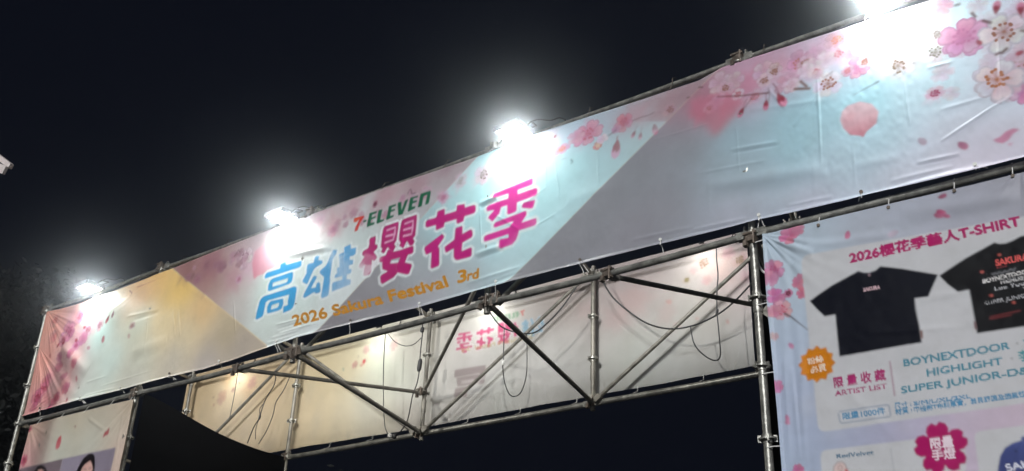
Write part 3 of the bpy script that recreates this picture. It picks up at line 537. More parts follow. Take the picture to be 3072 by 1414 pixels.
for (u, v, r, ro, c) in [(672, 1140, 5, 0, (150, 130, 90)), (719, 1150, 7, .4, (150, 140, 110)), (640, 1193, 6, .3, (160, 110, 80)), (642, 1215, 6, 1, (200, 120, 90)), (1068, 1099, 6, 1.3, (170, 160, 130)), (1085, 1096, 8, .2, (206, 90, 80)), (1030, 1108, 8, 1.2, (150, 170, 150)), (2183, 965, 9, 1.4, (196, 110, 100)), (2005, 905, 12, .5, (214, 150, 140)), (2030, 975, 14, .2, (222, 170, 170)), (2090, 955, 8, .2, (214, 160, 150)), (1075, 1070, 5, 2, (150, 130, 120))]:
    rc.petal(ra(u, v), RS(r, u, v), ro, c, .45)
rb(2110, 790, 34, (232, 206, 190), (120, 100, 70), .55); rb(2220, 780, 30, (226, 196, 180), (130, 110, 70), .55); rb(2080, 810, 16, (214, 180, 170)); rb(2185, 760, 24, (226, 180, 178)); rb(2060, 840, 14, (190, 180, 150), (140, 130, 90), .5); rb(2120, 840, 18, (222, 180, 170), None, .5); rb(2240, 830, 24, (226, 190, 190), None, .4)
mpR = lambda p: (-7.877 + 0.468*(-4.892-p[0]), 6.118 + 0.47*(p[1]-5.77))
put(rc, [XIONG], (120, 176, 204), (226, 226, 226), mpR, .014, .7, None, .5); put(rc, [YING, HUA, JI], (204, 62, 118), (232, 228, 230), mpR, .014, .9, None, .6)
put(rc, [SEVEN], (206, 84, 70), None, mpR, al=.85); put(rc, [ELEVEN], (84, 156, 110), None, mpR, al=.85)
rc.text('2026 Sakura Festival  3rd', *rc.P([(1385, 1057), (1600, 1015), (1384, 1044)]), (196, 180, 130), .03, .75, 0, True)
for q in ([(225, 712), (408, 682), (406, 755), (375, 765), (372, 730), (222, 758)], [(235, 758), (370, 735), (362, 790), (240, 812)], [(228, 820), (300, 808), (296, 870), (220, 880)], [(375, 770), (404, 762), (400, 790), (365, 800)]):
    rc.poly([rc.P(q, (1250, 750), 1.977)], (158, 142, 142), .85, 1.0)
rc.poly([rc.P([(265, 775), (340, 765), (335, 785), (262, 795)], (1250, 750), 1.977)], (208, 200, 198), .7, 1)
for k in range(60):                              # dirt and damp runs
    u, v = rng.uniform(560, 2250), 0; X = rng.uniform(-13.4, -4.2); Z = rng.uniform(5.15, 6.0); r = rng.uniform(8, 30)
    c = rc.W([(X, Z)])[0]; rc.disc(c, r, (170, 166, 158), rng.uniform(.05, .16), r*.35, rng.uniform(1.2, 2.6), 0)
for k in range(70):                              # damp spots and grime on the header's lower half
    X = rng.uniform(-12, -1); Z = rng.uniform(5.06, 5.4); c = fc.W([(X, Z)])[0]; r = rng.uniform(4, 16); fc.disc(c, r, (150, 146, 144), rng.uniform(.03, .09), r*.4, rng.uniform(.3, 1.2), 0)

# ------------------------------------------------------------------ artwork of the merchandise banner on the right tower
TY = -0.055
tc_ = Canvas(-2.75, 1.5, 2.2, 5.0, 0.003, TY)
tc_.field([(2300, 720, (184, 200, 214)), (2330, 760, (196, 214, 226)), (2420, 740, (190, 204, 216)), (2600, 690, (182, 186, 198)), (2900, 640, (176, 178, 190)), (3060, 560, (170, 170, 180)), (2310, 900, (190, 204, 220)), (2380, 850, (190, 206, 218)), (2350, 1000, (184, 198, 218)),
           (2400, 1200, (178, 190, 214)), (2360, 1380, (180, 196, 216)), (2440, 1340, (170, 180, 204)), (2600, 1310, (176, 180, 204)), (2750, 1280, (186, 182, 206)), (2900, 1260, (206, 188, 204)), (2900, 1380, (206, 188, 206)), (3060, 1240, (210, 190, 204)), (3200, 1100, (206, 190, 206))], sig=90)
def tp(*p, **k): return tc_.P(list(p), **k)
def TS(r, u, v): return r/(FPX/float((un(u, v, TY)-CAM) @ FW))/tc_.res
for (u, v, r, c, ro, st, al) in [(2365, 706, 30, (220, 120, 158), .2, None, .9), (2395, 690, 20, (220, 130, 160), .8, None, .8), (2322, 812, 34, (220, 140, 176), .5, (190, 90, 130), .9), (2310, 835, 28, (222, 146, 180), 1.1, None, .8), (2395, 845, 24, (222, 130, 158), .1, None, .85), (2405, 880, 20, (222, 120, 140), .9, None, .85),
                                 (2328, 890, 30, (212, 120, 176), .3, None, .85), (2345, 930, 36, (232, 180, 190), .6, (206, 96, 120), .9), (2365, 880, 16, (214, 120, 160), .1, (110, 40, 60), .8), (2320, 935, 24, (226, 150, 170), 1, None, .8), (2333, 1160, 22, (220, 130, 176), .3, None, .9), (2325, 1010, 14, (222, 190, 190), .3, None, .7), (2395, 1408, 18, (214, 120, 160), .2, None, .9)]:
    tc_.blossom(tp((u, v))[0], TS(r, u, v), c, ro, None, st, al)
for (u, v, r, ro, c) in [(2544, 706, 15, 1.8, (216, 110, 150)), (2820, 643, 20, .1, (206, 110, 146)), (2840, 648, 10, .3, (206, 110, 146)), (2373, 1037, 12, 1.0, (220, 140, 180)), (2362, 1255, 12, 1.4, (222, 140, 176)), (2362, 1268, 10, .4, (222, 140, 176)), (2680, 702, 18, 2.9, (206, 190, 206)), (2827, 589, 14, -.1, (170, 70, 110)), (2820, 636, 12, .6, (206, 100, 140))]:
    tc_.petal(tp((u, v))[0], TS(r, u, v), ro, c, .85)
tc_.line(tp((2352, 940), (2375, 952), (2400, 972), (2426, 992)), TS(6, 2400, 960), (60, 40, 50), .95, .4, True)
PAN = (206, 206, 208)
def panel(pts, rad=9):
    q = [np.array(p, float) for p in pts]; o = []
    for i, p in enumerate(q):
        a, b = q[i-1], q[(i+1) % len(q)]; da = (a-p)/np.hypot(*(a-p)); db = (b-p)/np.hypot(*(b-p))
        for t in np.linspace(0, 1, 6): o.append((p+da*rad*(1-t)**2+db*rad*t**2))
    tc_.poly([tc_.P(o)], PAN, .97, .6)
panel([(2402, 768), (3400, 590), (3420, 1160), (2455, 1298)], 26); panel([(2460, 1352), (2893, 1302), (2900, 1420), (2470, 1470)], 22); panel([(2921, 1296), (3400, 1232), (3420, 1420), (2945, 1480)], 22)
for k in range(40):
    u, v = rng.uniform(2420, 3060), rng.uniform(780, 1280); tc_.cloud(tp((u, v))[0], TS(rng.uniform(20, 60), u, v), (206, 204, 206), .12)
MG = (178, 24, 100); TEAL = (70, 138, 158); BL2 = (74, 140, 180)
def tt(body, a, b, top, col, bold=.02, al=1., soft=0): tc_.text(body, *tp(a, b, top), col, bold, al, 0., False, soft)
tt('2026櫻花季藝人T-SHIRT', (2552, 789), (3062, 675), (2548, 763), MG, .045)
tz = lambda q, k=1.5523: [(2250+x/k, 650+y/k) for x, y in q]
NAVY = (12, 14, 26)
tc_.poly([tp(*tz([(505, 255), (530, 262), (555, 262), (585, 252), (605, 235), (612, 233), (710, 243), (800, 258), (875, 270), (850, 325), (830, 373), (765, 380), (772, 440), (790, 520), (800, 587), (700, 603), (560, 628), (417, 652), (408, 560), (398, 455), (347, 465), (310, 430), (277, 393), (380, 322)]))], NAVY, 1, .5)
tc_.line(tp(*tz([(498, 258), (530, 268), (560, 268), (590, 257), (612, 236)])), TS(2, 2600, 820), (52, 54, 66), .9, .4)
for q in ([(398, 455), (418, 652)], [(765, 380), (800, 587)], [(347, 465), (398, 455)]): tc_.line(tp(*tz(q)), TS(1.4, 2600, 900), (34, 36, 50), .8, .4)
tc_.poly([tp(*tz([(792, 532), (803, 530), (806, 566), (797, 570)]))], (120, 66, 50), .9, .3); tc_.poly([tp(*tz([(551, 268), (560, 267), (561, 277), (552, 278)]))], (190, 160, 170), .8, .3)
tt('SAKURA', (2591, 875.5), (2640, 867.5), (2590.5, 864), (226, 190, 196), .03, .95)
tc_.poly([tp(*tz([(1137, 120), (1160, 126), (1190, 124), (1220, 112), (1262, 90), (1400, 78), (1560, 95), (1700, 120), (1660, 240), (1590, 250), (1640, 470), (1350, 500), (1057, 543), (1045, 470), (1020, 338), (967, 350), (920, 315), (881, 275), (1000, 195)]))], (13, 13, 17), 1, .5)
for q in ([(1020, 338), (1057, 543)], [(967, 350), (1020, 338)]): tc_.line(tp(*tz(q)), TS(1.4, 2900, 900), (40, 40, 46), .8, .4)
tc_.poly([tp(*tz([(1040, 488), (1050, 486), (1056, 522), (1046, 526)]))], (110, 60, 64), .9, .3)
tt('SAKURA', (2988, 797), (3084, 778), (2985, 779), (226, 96, 92), .03); tt('2026', (2989, 804), (3020, 798.5), (2988.5, 800), (200, 80, 84), .0, .8)
tc_.line(tp((2974, 820), (2980, 824), (2984, 818), (2990, 822), (2997, 815), (3005, 820), (3014, 812), (3022, 816), (3032, 806), (3040, 812), (3046, 803)), TS(2.4, 3000, 815), (190, 190, 196), .8, .4)
tt('BOYNEXTDOOR', (2949, 849), (3092, 818), (2947.5, 837), (226, 222, 220), .04); tt('HIGHLIGHT', (3003, 851.5), (3094, 832), (3001.5, 843), (214, 212, 212), .04); tt('Lee Young Ji', (2984, 872), (3120, 845), (2983, 859), (206, 206, 210), .005)
tt('Y', (3068, 872), (3080, 869), (3067, 861), (206, 206, 206), .01); tt('SUPER JUNIOR-D&E', (2954, 916), (3140, 878), (2953, 905), (196, 196, 200), .0)
for a, b in (((2968, 951), (3062, 931)), ((2968, 957), (3034, 944))): tc_.line(tp(a, b), TS(3, 3000, 940), (150, 60, 62), .75, .5)
for u, v in ((2973, 886), (3040, 907), (2945, 815), (2997, 764)): tc_.petal(tp((u, v))[0], TS(6, u, v), .4, (226, 120, 110), .95)
# orange starburst
c0 = tp((2450.5, 1092.5))[0]; r0 = np.hypot(*(tp((2505, 1092))[0]-c0))*1.0
P = [(c0[0]+r0*1.04*(1 if k % 2 == 0 else .82)*math.cos(math.pi*k/12+.1), c0[1]+r0*1.04*(1 if k % 2 == 0 else .82)*math.sin(math.pi*k/12+.1)) for k in range(24)]
tc_.poly([np.array(P)], (214, 130, 26), 1, .5)
tt('粉絲', (2424, 1094), (2471, 1084), (2421, 1078), (240, 222, 204), .025); tt('必買', (2433, 1121), (2480, 1110), (2430, 1104), (240, 222, 204), .025)
tt('限 量 收 藏', (2503, 1161), (2658, 1137), (2500, 1136), (172, 44, 108), .02); tt('ARTIST LIST', (2506, 1189), (2662, 1167), (2504, 1174), (170, 60, 112), .012)
tc_.line(tp((2669.8, 1084), (2684.7, 1189)), TS(3, 2677, 1140), (150, 70, 110), .9, .3)
tt('BOYNEXTDOOR', (2712.5, 1100), (3030, 1047), (2709.5, 1078), TEAL, .028); tt('HIGHLIGHT', (2782.5, 1129.5), (3007, 1092.5), (2780, 1108), TEAL, .028); tt('SUPER JUNIOR-D&E', (2706, 1182), (3112, 1116), (2703.5, 1161), TEAL, .028)
tt('李泳知', (3057, 1083), (3150, 1066), (3053, 1058), (60, 150, 160), .02); tt('Y', (3072, 1042), (3090, 1038), (3069, 1020), TEAL, .028)
for u, v in ((3051, 1029.5), (3035, 1075)): tc_.disc(tp((u, v))[0], TS(2.6, u, v), (90, 90, 90), .9, .3)
tt('S/M/L/XL/2XL', (2743, 1217.5), (2912, 1194.5), (2741, 1205), BL2, .02); tt('中磅棉T布料厚實，兼具舒適及透氣性佳', (2744, 1237), (3098, 1185), (2742, 1223), BL2, .022); tt('尺寸 :', (2685, 1226), (2735, 1219), (2683, 1212), BL2, .02); tt('材質 :', (2687.5, 1244), (2737, 1237), (2685.5, 1230), BL2, .022)
bx = [(2515, 1240), (2518, 1236), (2663, 1215.5), (2667.5, 1218), (2672.5, 1247), (2669, 1251), (2524, 1270), (2520, 1267)]
tc_.line(tp(*(bx+bx[:2])), TS(2.4, 2590, 1240), (70, 110, 150), .9, .3); tt('限量1000件', (2529.5, 1258), (2658, 1242), (2527, 1241), BL2, .022)
tc_.line(tp((2672, 1345), (2684, 1425)), TS(2.5, 2677, 1380), (170, 172, 178), .8, .4); tt('RedVelvet', (2511, 1376.5), (2622, 1364), (2509, 1362), (70, 112, 140), .03)
# magenta blossom badge
c0 = tp((2824, 1345))[0]; sx = np.hypot(*(tp((2909, 1340))[0]-c0))
P = []
for k in range(5):
    a = -math.pi/2+.02+2*math.pi*k/5-.1
    for t, rr in ((-.62, .64), (-.55, .80), (-.36, .95), (-.14, 1.0), (0, .87), (.14, 1.0), (.36, .95), (.55, .80), (.62, .64)): P.append((c0[0]+sx*rr*math.cos(a+t), c0[1]+sx*rr*math.sin(a+t)))
tc_.poly([np.array(P)], (172, 20, 96), 1, .5)
tt('限量', (2794, 1345), (2861, 1336), (2790.5, 1319), (240, 222, 230), .03); tt('手燈', (2799, 1381), (2868, 1372), (2795.5, 1354), (240, 222, 230), .03)
# light stick and cap
tc_.poly([tp((2500, 1420), (2502, 1400), (2512, 1388), (2526, 1386), (2536, 1394), (2542, 1410), (2544, 1425))], (222, 200, 196), 1, .5); tc_.line(tp((2500, 1420), (2502, 1400), (2512, 1388), (2526, 1386), (2536, 1394), (2542, 1410)), TS(2, 2520, 1400), (120, 90, 90), .8, .4)
tc_.line(tp((2516, 1412), (2514, 1402), (2520, 1396), (2527, 1400), (2526, 1408), (2520, 1412), (2530, 1416)), TS(2, 2520, 1400), (150, 80, 84), .8, .4); tc_.poly([tp((2536, 1406), (2546, 1412), (2544, 1425), (2534, 1425))], (190, 60, 60), .9, .5)
CAPB = (74, 84, 140)
tc_.poly([tp((2992, 1440), (2994, 1400), (3000, 1368), (3014, 1344), (3036, 1330), (3066, 1320), (3100, 1314), (3150, 1318), (3190, 1340), (3210, 1380), (3214, 1440))], CAPB, 1, .6, grad=(tp((3060, 1320))[0], tp((3000, 1430))[0], (58, 66, 116)))
tc_.line(tp((3066, 1320), (3052, 1345), (3044, 1380), (3042, 1430)), TS(1.6, 3040, 1380), (56, 62, 108), .8, .5); tc_.disc(tp((3047, 1353))[0], TS(3, 3047, 1353), (20, 22, 40), 1, .3); tc_.disc(tp((3070, 1316))[0], TS(7, 3070, 1316), (66, 76, 130), 1, .4)
tt('SAKURA', (3023, 1414), (3180, 1382), (3013, 1394), (224, 224, 234), .03)

# ------------------------------------------------------------------ artwork of the portrait banner on the left tower
pc = Canvas(-12.3, -9.9, 2.6, 5.0, 0.005, TY)
pc.field([(100, 1290, (200, 176, 150)), (220, 1260, (196, 178, 150)), (380, 1215, (206, 184, 160)), (300, 1250, (200, 186, 164)), (200, 1290, (208, 204, 186)), (350, 1270, (214, 206, 186)), (180, 1340, (206, 214, 202)), (280, 1310, (208, 214, 202)), (90, 1340, (214, 170, 166)), (60, 1400, (216, 150, 160)), (370, 1340, (220, 196, 180)), (350, 1410, (222, 196, 182))], sig=60)
def pp(*p): return pc.P(list(p))
def PS(r, u, v): return r/(FPX/float((un(u, v, TY)-CAM) @ FW))/pc.res
for (u, v, r, c, ro, al) in [(90, 1288, 12, (206, 120, 120), .3, .7), (60, 1340, 18, (214, 130, 140), .2, .5), (52, 1372, 22, (216, 130, 146), .8, .7), (74, 1382, 20, (212, 100, 118), .3, .8), (42, 1408, 20, (214, 110, 130), .1, .7)]: pc.blossom(pp((u, v))[0], PS(r, u, v), c, ro, None, (150, 60, 80), al)
pc.petal(pp((176, 1328))[0], PS(22, 176, 1328), 1.75, (214, 120, 128), .95, (200, 70, 84))
for (u, v, r, ro, c) in [(320, 1300, 12, .3, (190, 80, 92)), (326, 1294, 11, 1.6, (190, 80, 92)), (315, 1306, 9, 2.4, (190, 80, 92)), (226, 1280, 7, .5, (176, 140, 120)), (140, 1298, 7, 1.5, (140, 130, 104)), (119, 1336, 7, 1.2, (150, 150, 146))]: pc.petal(pp((u, v))[0], PS(r, u, v), ro, c, .85)
pz = lambda q: [(x/4.492, 1150+y/4.492) for x, y in q]
pc.poly([pp(*pz([(235, 1165), (848, 1018), (700, 1700), (90, 1850)]))], (126, 112, 118), 1, .5); pc.poly([pp(*pz([(848, 1018), (1562, 868), (1410, 1560), (700, 1700)]))], (156, 147, 163), 1, .5, grad=(pp((200, 1390))[0], pp((330, 1360))[0], (142, 132, 146)))
HAIR = (30, 24, 28); SKIN = (222, 178, 168)
pc.poly([pp(*pz([(1020, 1230), (1070, 1110), (1130, 1010), (1200, 955), (1250, 950), (1280, 980), (1285, 1060), (1270, 1190), (1250, 1330), (1040, 1330)]))], HAIR, 1, .6)
pc.poly([pp(*pz([(1090, 1200), (1110, 1150), (1150, 1095), (1220, 1045), (1240, 1080), (1252, 1140), (1238, 1230), (1190, 1290), (1120, 1270)]))], SKIN, 1, .6)
pc.line(pp(*pz([(1120, 1165), (1150, 1158), (1170, 1164)])), PS(2.2, 255, 1408), (60, 40, 44), .9, .4); pc.line(pp(*pz([(1200, 1150), (1235, 1142)])), PS(2.2, 265, 1405), (60, 40, 44), .9, .4)
pc.poly([pp(*pz([(440, 1230), (480, 1165), (510, 1125), (560, 1108), (605, 1125), (628, 1160), (632, 1250)]))], HAIR, 1, .6); pc.poly([pp(*pz([(490, 1230), (515, 1170), (560, 1155), (588, 1180), (590, 1240)]))], SKIN, 1, .6)

# ------------------------------------------------------------------ ground and scaffold
PX = {'L': -12.56, 'L2': -10.10, 'F1': -7.55, 'F2': -5.14, 'R': -2.71, 'R2': -0.26, 'R3': 2.2}
RX = {'r-1': -13.20, 'r0': -10.77, 'r1': -8.36, 'r2': -5.89, 'r3': -3.45, 'r4': -1.0, 'r5': 1.5}
DY, H, TOP = 2.817, 4.976, 6.476
asph = mat('asphalt', (0.05, 0.05, 0.052), 0.85, 0, 0.5, 30, 0.3, 3)
g = MB().add([(-45, -20, 0), (15, -20, 0), (15, 35, 0), (-45, 35, 0)], [(0, 1, 2, 3)]).build('ground', asph, None, False); tag(g, kind='structure')

gate = empty('scaffold_gate', (-7.5, 1.4, 0), 'grey steel tube scaffold gate with ring joints carrying the printed banners', 'scaffold')
RINGM = MB()
def ring_mesh():
    m = MB(); n = 16
    m.tube([(0, 0, -.006), (0, 0, .006)], .062, n)
    m.tube([(0, 0, -.03), (0, 0, .03)], .034, 12)
    for k in range(4):
        a = k*math.pi/2; m.box((.052*math.cos(a), .052*math.sin(a), 0), (.022, .012, .045), Matrix.Rotation(a, 3, 'Z'))
    return m
ring0 = None
def post(X, Y, z0, z1, r=.026, zs=None, m=STEEL, slant=0):
    global ring0
    b = MB(); b.tube([(X, Y, z0), (X, Y, (z0+z1)/2), (X, Y, z1)], r, 14)
    # sleeve joints
    for z in np.arange(z0+.35, z1, 2.0): b.tube([(X, Y, z), (X, Y, z+.16)], r+.005, 14)
    p = b.build('post', m, gate)
    for z in (zs if zs is not None else np.arange(H, z0-.01, -.5).tolist()+np.arange(H+.5, z1+.01, .5).tolist()):
        if ring0 is None:
            o = ring_mesh().build('rosette', CAST if m is STEEL_D else STEEL); ring0 = o
        else: o = ring0.copy(); COL.objects.link(o)
        o.location = (X, Y, z); o.rotation_euler = (rng.uniform(-.05, .05), rng.uniform(-.05, .05), rng.uniform(0, 1.5))
        o.parent = p; o.matrix_parent_inverse = parent_world(p).inverted()
    return p
def pipe(name, a, b, r=.024, m=STEEL, heads=True, sag=0.0):
    a, b = Vector(a), Vector(b); q = MB(); n = 7 if sag else 2
    q.tube([a.lerp(b, t)-Vector((0, 0, sag*4*t*(1-t))) for t in np.linspace(0, 1, n)], r, 14)
    if heads:
        d = (b-a).normalized(); R = d.to_track_quat('X', 'Z').to_matrix()
        for e, s in ((a, 1), (b, -1)):
            c = e+d*s*.045; q.box(c, (.075, .05, .06), R); q.box(c-d*s*.02+Vector((0, 0, .035)), (.014, .03, .075), R)
    return q.build(name, m, gate)
for k in ('L', 'L2', 'R', 'R2', 'R3'): post(PX[k], 0, .02, 6.56, .029)
for k in ('F1', 'F2'): post(PX[k], 0, H-.10, 6.57, .026, [H, H+.5, H+1, TOP], STEEL_D)
for k in ('r-1', 'r0', 'r3', 'r4', 'r5'): post(RX[k], DY, .02, 6.6, .026, None, STEEL_D)
for k in ('r1', 'r2'): post(RX[k], DY, H-.09, 6.6, .026, [H, H+.5, H+1, TOP], STEEL_D)
fr = ['L', 'L2', 'F1', 'F2', 'R', 'R2', 'R3']; rr_ = ['r-1', 'r0', 'r1', 'r2', 'r3', 'r4', 'r5']
for a, b in zip(fr, fr[1:]):
    inner = a in ('L2', 'F1', 'F2')
    pipe('ledger', (PX[a]+.03, 0, H), (PX[b]-.03, 0, H), .027, STEEL if not inner else STEEL, True, .018 if inner else .006)
    pipe('ledger', (PX[a]+.03, .012, 6.518), (PX[b]-.03, .012, 6.518), .022, STEEL, True, .008)
for a, b in zip(rr_, rr_[1:]):
    pipe('ledger', (RX[a]+.03, DY, H-.008), (RX[b]-.03, DY, H-.008), .031, STEEL, True, .006); pipe('ledger', (RX[a]+.03, DY, TOP), (RX[b]-.03, DY, TOP), .024, STEEL_D)
for a, b in zip(fr, rr_):
    if a != 'L2': pipe('transverse_ledger', (PX[a]-.005, .03, H), (RX[b]+.005, DY-.03, H), .025, STEEL_D)
    pipe('transverse_ledger', (PX[a]-.005, .03, TOP), (RX[b]+.005, DY-.03, TOP), .024, STEEL_D)
for a, b in (((-8.38, .03, 4.965), (-8.37, DY-.05, H+.5)), ((-3.93, .03, 4.95), (-3.47, DY-.05, H+.5)), ((-4.52, .05, 6.5), (-8.33, DY-.05, H+.5))): pipe('diagonal_brace', a, b, .022, STEEL_D)
# vertical truss bracing in the rear plane, and in the front plane behind the header
yb = DY-.05
for a, za, b, zb in (('r-1', H, 'r0', TOP), ('r0', TOP, 'r1', H), ('r1', H, 'r2', TOP), ('r2', H, 'r3', TOP)): pipe('diagonal_brace', (RX[a]+.06, yb, za), (RX[b]-.06, yb, zb), .022, STEEL_D)
for a, za, b, zb in (('L2', TOP, 'F1', H), ('F1', H, 'F2', TOP), ('F2', H+.0, 'R', TOP)): pipe('diagonal_brace', (PX[a]+.06, .05, za), (PX[b]-.06, .05, zb), .022, STEEL_D)
pipe('diagonal_brace', (-2.68, .05, 4.4), (-.30, .05, 2.0), .022, STEEL_D); pipe('diagonal_brace', (-2.70, .08, 2.6), (-3.40, DY-.05, 4.4), .022, STEEL_D)
# couplers where tubes cross
for X, Y, Z in [(-7.55, 0, H), (-7.62, .04, H+.02), (-7.45, -.02, H-.02), (-5.14, 0, H), (-5.05, .04, H+.03), (-8.36, DY, H), (-5.89, DY, H), (-10.77, DY, H), (-8.36, yb, H+.5), (-10.1, 0, H), (-3.93, .02, H-.02), (-8.38, .02, H-.02), (-2.71, .0, H-.04), (-12.56, 0, 6.5), (-10.1, 0, 6.52), (-2.71, 0, 6.51), (-7.55, 0, 6.52)]:
    q = MB(); a = rng.uniform(-.5, .5); R = Matrix.Rotation(a, 3, 'Z') @ Matrix.Rotation(rng.uniform(-.3, .3), 3, 'X')
    q.box((X, Y-.03, Z), (.075, .05, .07), R); q.tube([(X-.05, Y-.055, Z+.03), (X+.05, Y-.055, Z+.03)], .011, 8); q.tube([(X+.03, Y-.06, Z-.06), (X+.03, Y-.06, Z+.05)], .009, 8); q.box((X-.035, Y-.05, Z-.045), (.03, .035, .05), R)
    q.build('coupler', CAST, gate)

# ------------------------------------------------------------------ the sheets
def interp(x, pts): a = np.array(pts); return np.interp(x, a[:, 0], a[:, 1])
Xs = np.concatenate([np.arange(-12.46, -.4, .0066), np.arange(-.4, 2.4, .03)])
TOPE = [(-12.46, 6.455), (-12.2, 6.425), (-11.66, 6.40), (-11.0, 6.405), (-9.87, 6.43), (-9.8, 6.43), (-9.3, 6.45), (-8.2, 6.475), (-6.99, 6.49), (-6.26, 6.48), (-5.35, 6.46), (-4.69, 6.48), (-3.64, 6.44), (-3.05, 6.425), (-2.84, 6.47), (-1.94, 6.43), (-1.2, 6.40), (0, 6.42), (2.4, 6.42)]
BOTE = [(-12.36, 5.035), (-11.3, 5.05), (-10.37, 5.035), (-9.5, 5.04), (-8.84, 5.02), (-8.4, 5.035), (-8.05, 5.06), (-7.42, 5.10), (-6.6, 5.085), (-5.9, 5.07), (-4.87, 5.085), (-4.04, 5.07), (-2.69, 5.045), (-1.85, 5.01), (-.87, 4.985), (2.4, 4.99)]
zt, zb = interp(Xs, TOPE), interp(Xs, BOTE)
TIES = [(-12.0, 5.04), (-11.15, 5.05), (-10.35, 5.035), (-9.45, 5.04), (-8.62, 5.03), (-7.75, 5.08), (-6.72, 5.088), (-5.86, 5.07), (-5.0, 5.083), (-4.15, 5.07), (-3.42, 5.058), (-2.62, 5.043), (-1.88, 5.01), (-1.15, 4.99), (-.35, 4.986)]
zb = zb-0.008*np.abs(np.sin((Xs+12.0)*math.pi/.85))
CR = []
def crp(u0, v0, u1, v1, w, amp): CR.append((un2(u0, v0, FY), un2(u1, v1, FY), w, amp))
for q in [(855, 768, 985, 742, .022, .009), (862, 782, 1010, 752, .024, -.005), (380, 950, 478, 928, .015, .005), (400, 960, 475, 938, .02, -.006), (392, 1060, 500, 1022, .06, .016), (398, 1085, 500, 1040, .06, -.010), (258, 1148, 320, 1128, .012, .004), (300, 1160, 460, 1110, .01, .003),
          (1438, 612, 1490, 588, .02, .012), (1440, 624, 1490, 600, .02, -.012), (1425, 765, 1500, 738, .02, .014), (1430, 778, 1510, 748, .02, -.012), (1400, 850, 1560, 800, .014, .007), (1420, 870, 1570, 815, .012, -.006), (1390, 885, 1550, 835, .012, .006), (1370, 905, 1540, 855, .012, .006), (1380, 895, 1530, 850, .01, -.006), (1330, 915, 1520, 868, .012, .006),
          (825, 975, 925, 950, .01, .005), (830, 988, 920, 962, .01, -.004), (835, 1002, 950, 968, .012, .006), (815, 1015, 900, 990, .012, .005), (800, 1030, 900, 1002, .012, .005), (920, 1000, 1000, 975, .01, .004), (980, 940, 1080, 900, .01, .003),
          (2190, 450, 2330, 425, .012, .006), (2195, 460, 2340, 434, .012, -.005), (2250, 330, 2480, 300, .02, .004), (2360, 620, 2500, 590, .014, .006), (2320, 640, 2480, 606, .012, .006), (2560, 600, 2720, 566, .012, .008), (2750, 490, 2880, 462, .012, .008), (2752, 496, 2880, 470, .012, -.007), (2670, 545, 2860, 500, .014, .007), (2700, 560, 2980, 488, .014, .008),
          (2823, 424, 3005, 305, .008, .009), (3000, 312, 3040, 288, .012, .007), (2820, 330, 2960, 290, .012, .004), (2600, 120, 2640, 200, .012, .003), (2780, 205, 2860, 185, .01, .004), (1830, 330, 1990, 290, .01, .003), (2100, 520, 2300, 480, .012, .003), (3020, 500, 3100, 470, .012, .006), (1900, 720, 2080, 680, .014, .003), (2080, 690, 2240, 655, .014, .007), (2100, 700, 2240, 668, .012, -.006),
          (1960, 420, 2130, 370, .01, .002), (560, 860, 640, 910, .03, .004), (440, 830, 500, 812, .012, .008), (460, 845, 505, 825, .012, -.006), (250, 1190, 345, 1165, .012, .008), (200, 1205, 330, 1178, .012, .008), (260, 1200, 340, 1175, .01, -.006), (1560, 620, 1640, 560, .012, .003), (1600, 680, 1670, 640, .01, .003)]:
    crp(*q)
VF = [(2712, 240, 2730, 378, .007, .0035), (2452, 235, 2464, 500, .007, .0035), (2995, 110, 3008, 300, .008, .005), (2208, 380, 2218, 520, .006, .002), (1632, 430, 1640, 560, .006, .002), (1792, 420, 1796, 560, .006, .002), (1665, 480, 1680, 600, .006, .002), (520, 930, 524, 1010, .008, .004), (536, 930, 540, 1010, .008, .004), (446, 935, 432, 1070, .008, .003), (1440, 640, 1444, 740, .006, .002), (1000, 740, 1010, 860, .008, .004), (1030, 740, 1030, 850, .008, -.004), (700, 900, 706, 1000, .008, .002), (1190, 760, 1196, 900, .008, .002), (2560, 440, 2566, 560, .008, .002)]
for q in VF: crp(*q[:4], q[4]*1.1, q[5]*1.5)
for q in [(186, 1042, 262, 1116, .07, .035), (170, 1070, 235, 1170, .05, -.02), (2120, 560, 2480, 505, .05, .014), (2130, 590, 2440, 540, .09, -.014), (2560, 500, 2700, 470, .03, .005), (1700, 600, 1850, 560, .05, .005), (950, 700, 1060, 660, .03, .005), (1480, 640, 1560, 690, .012, .004), (2300, 260, 2360, 330, .012, .004), (2380, 380, 2450, 280, .012, .004)]: crp(*q)
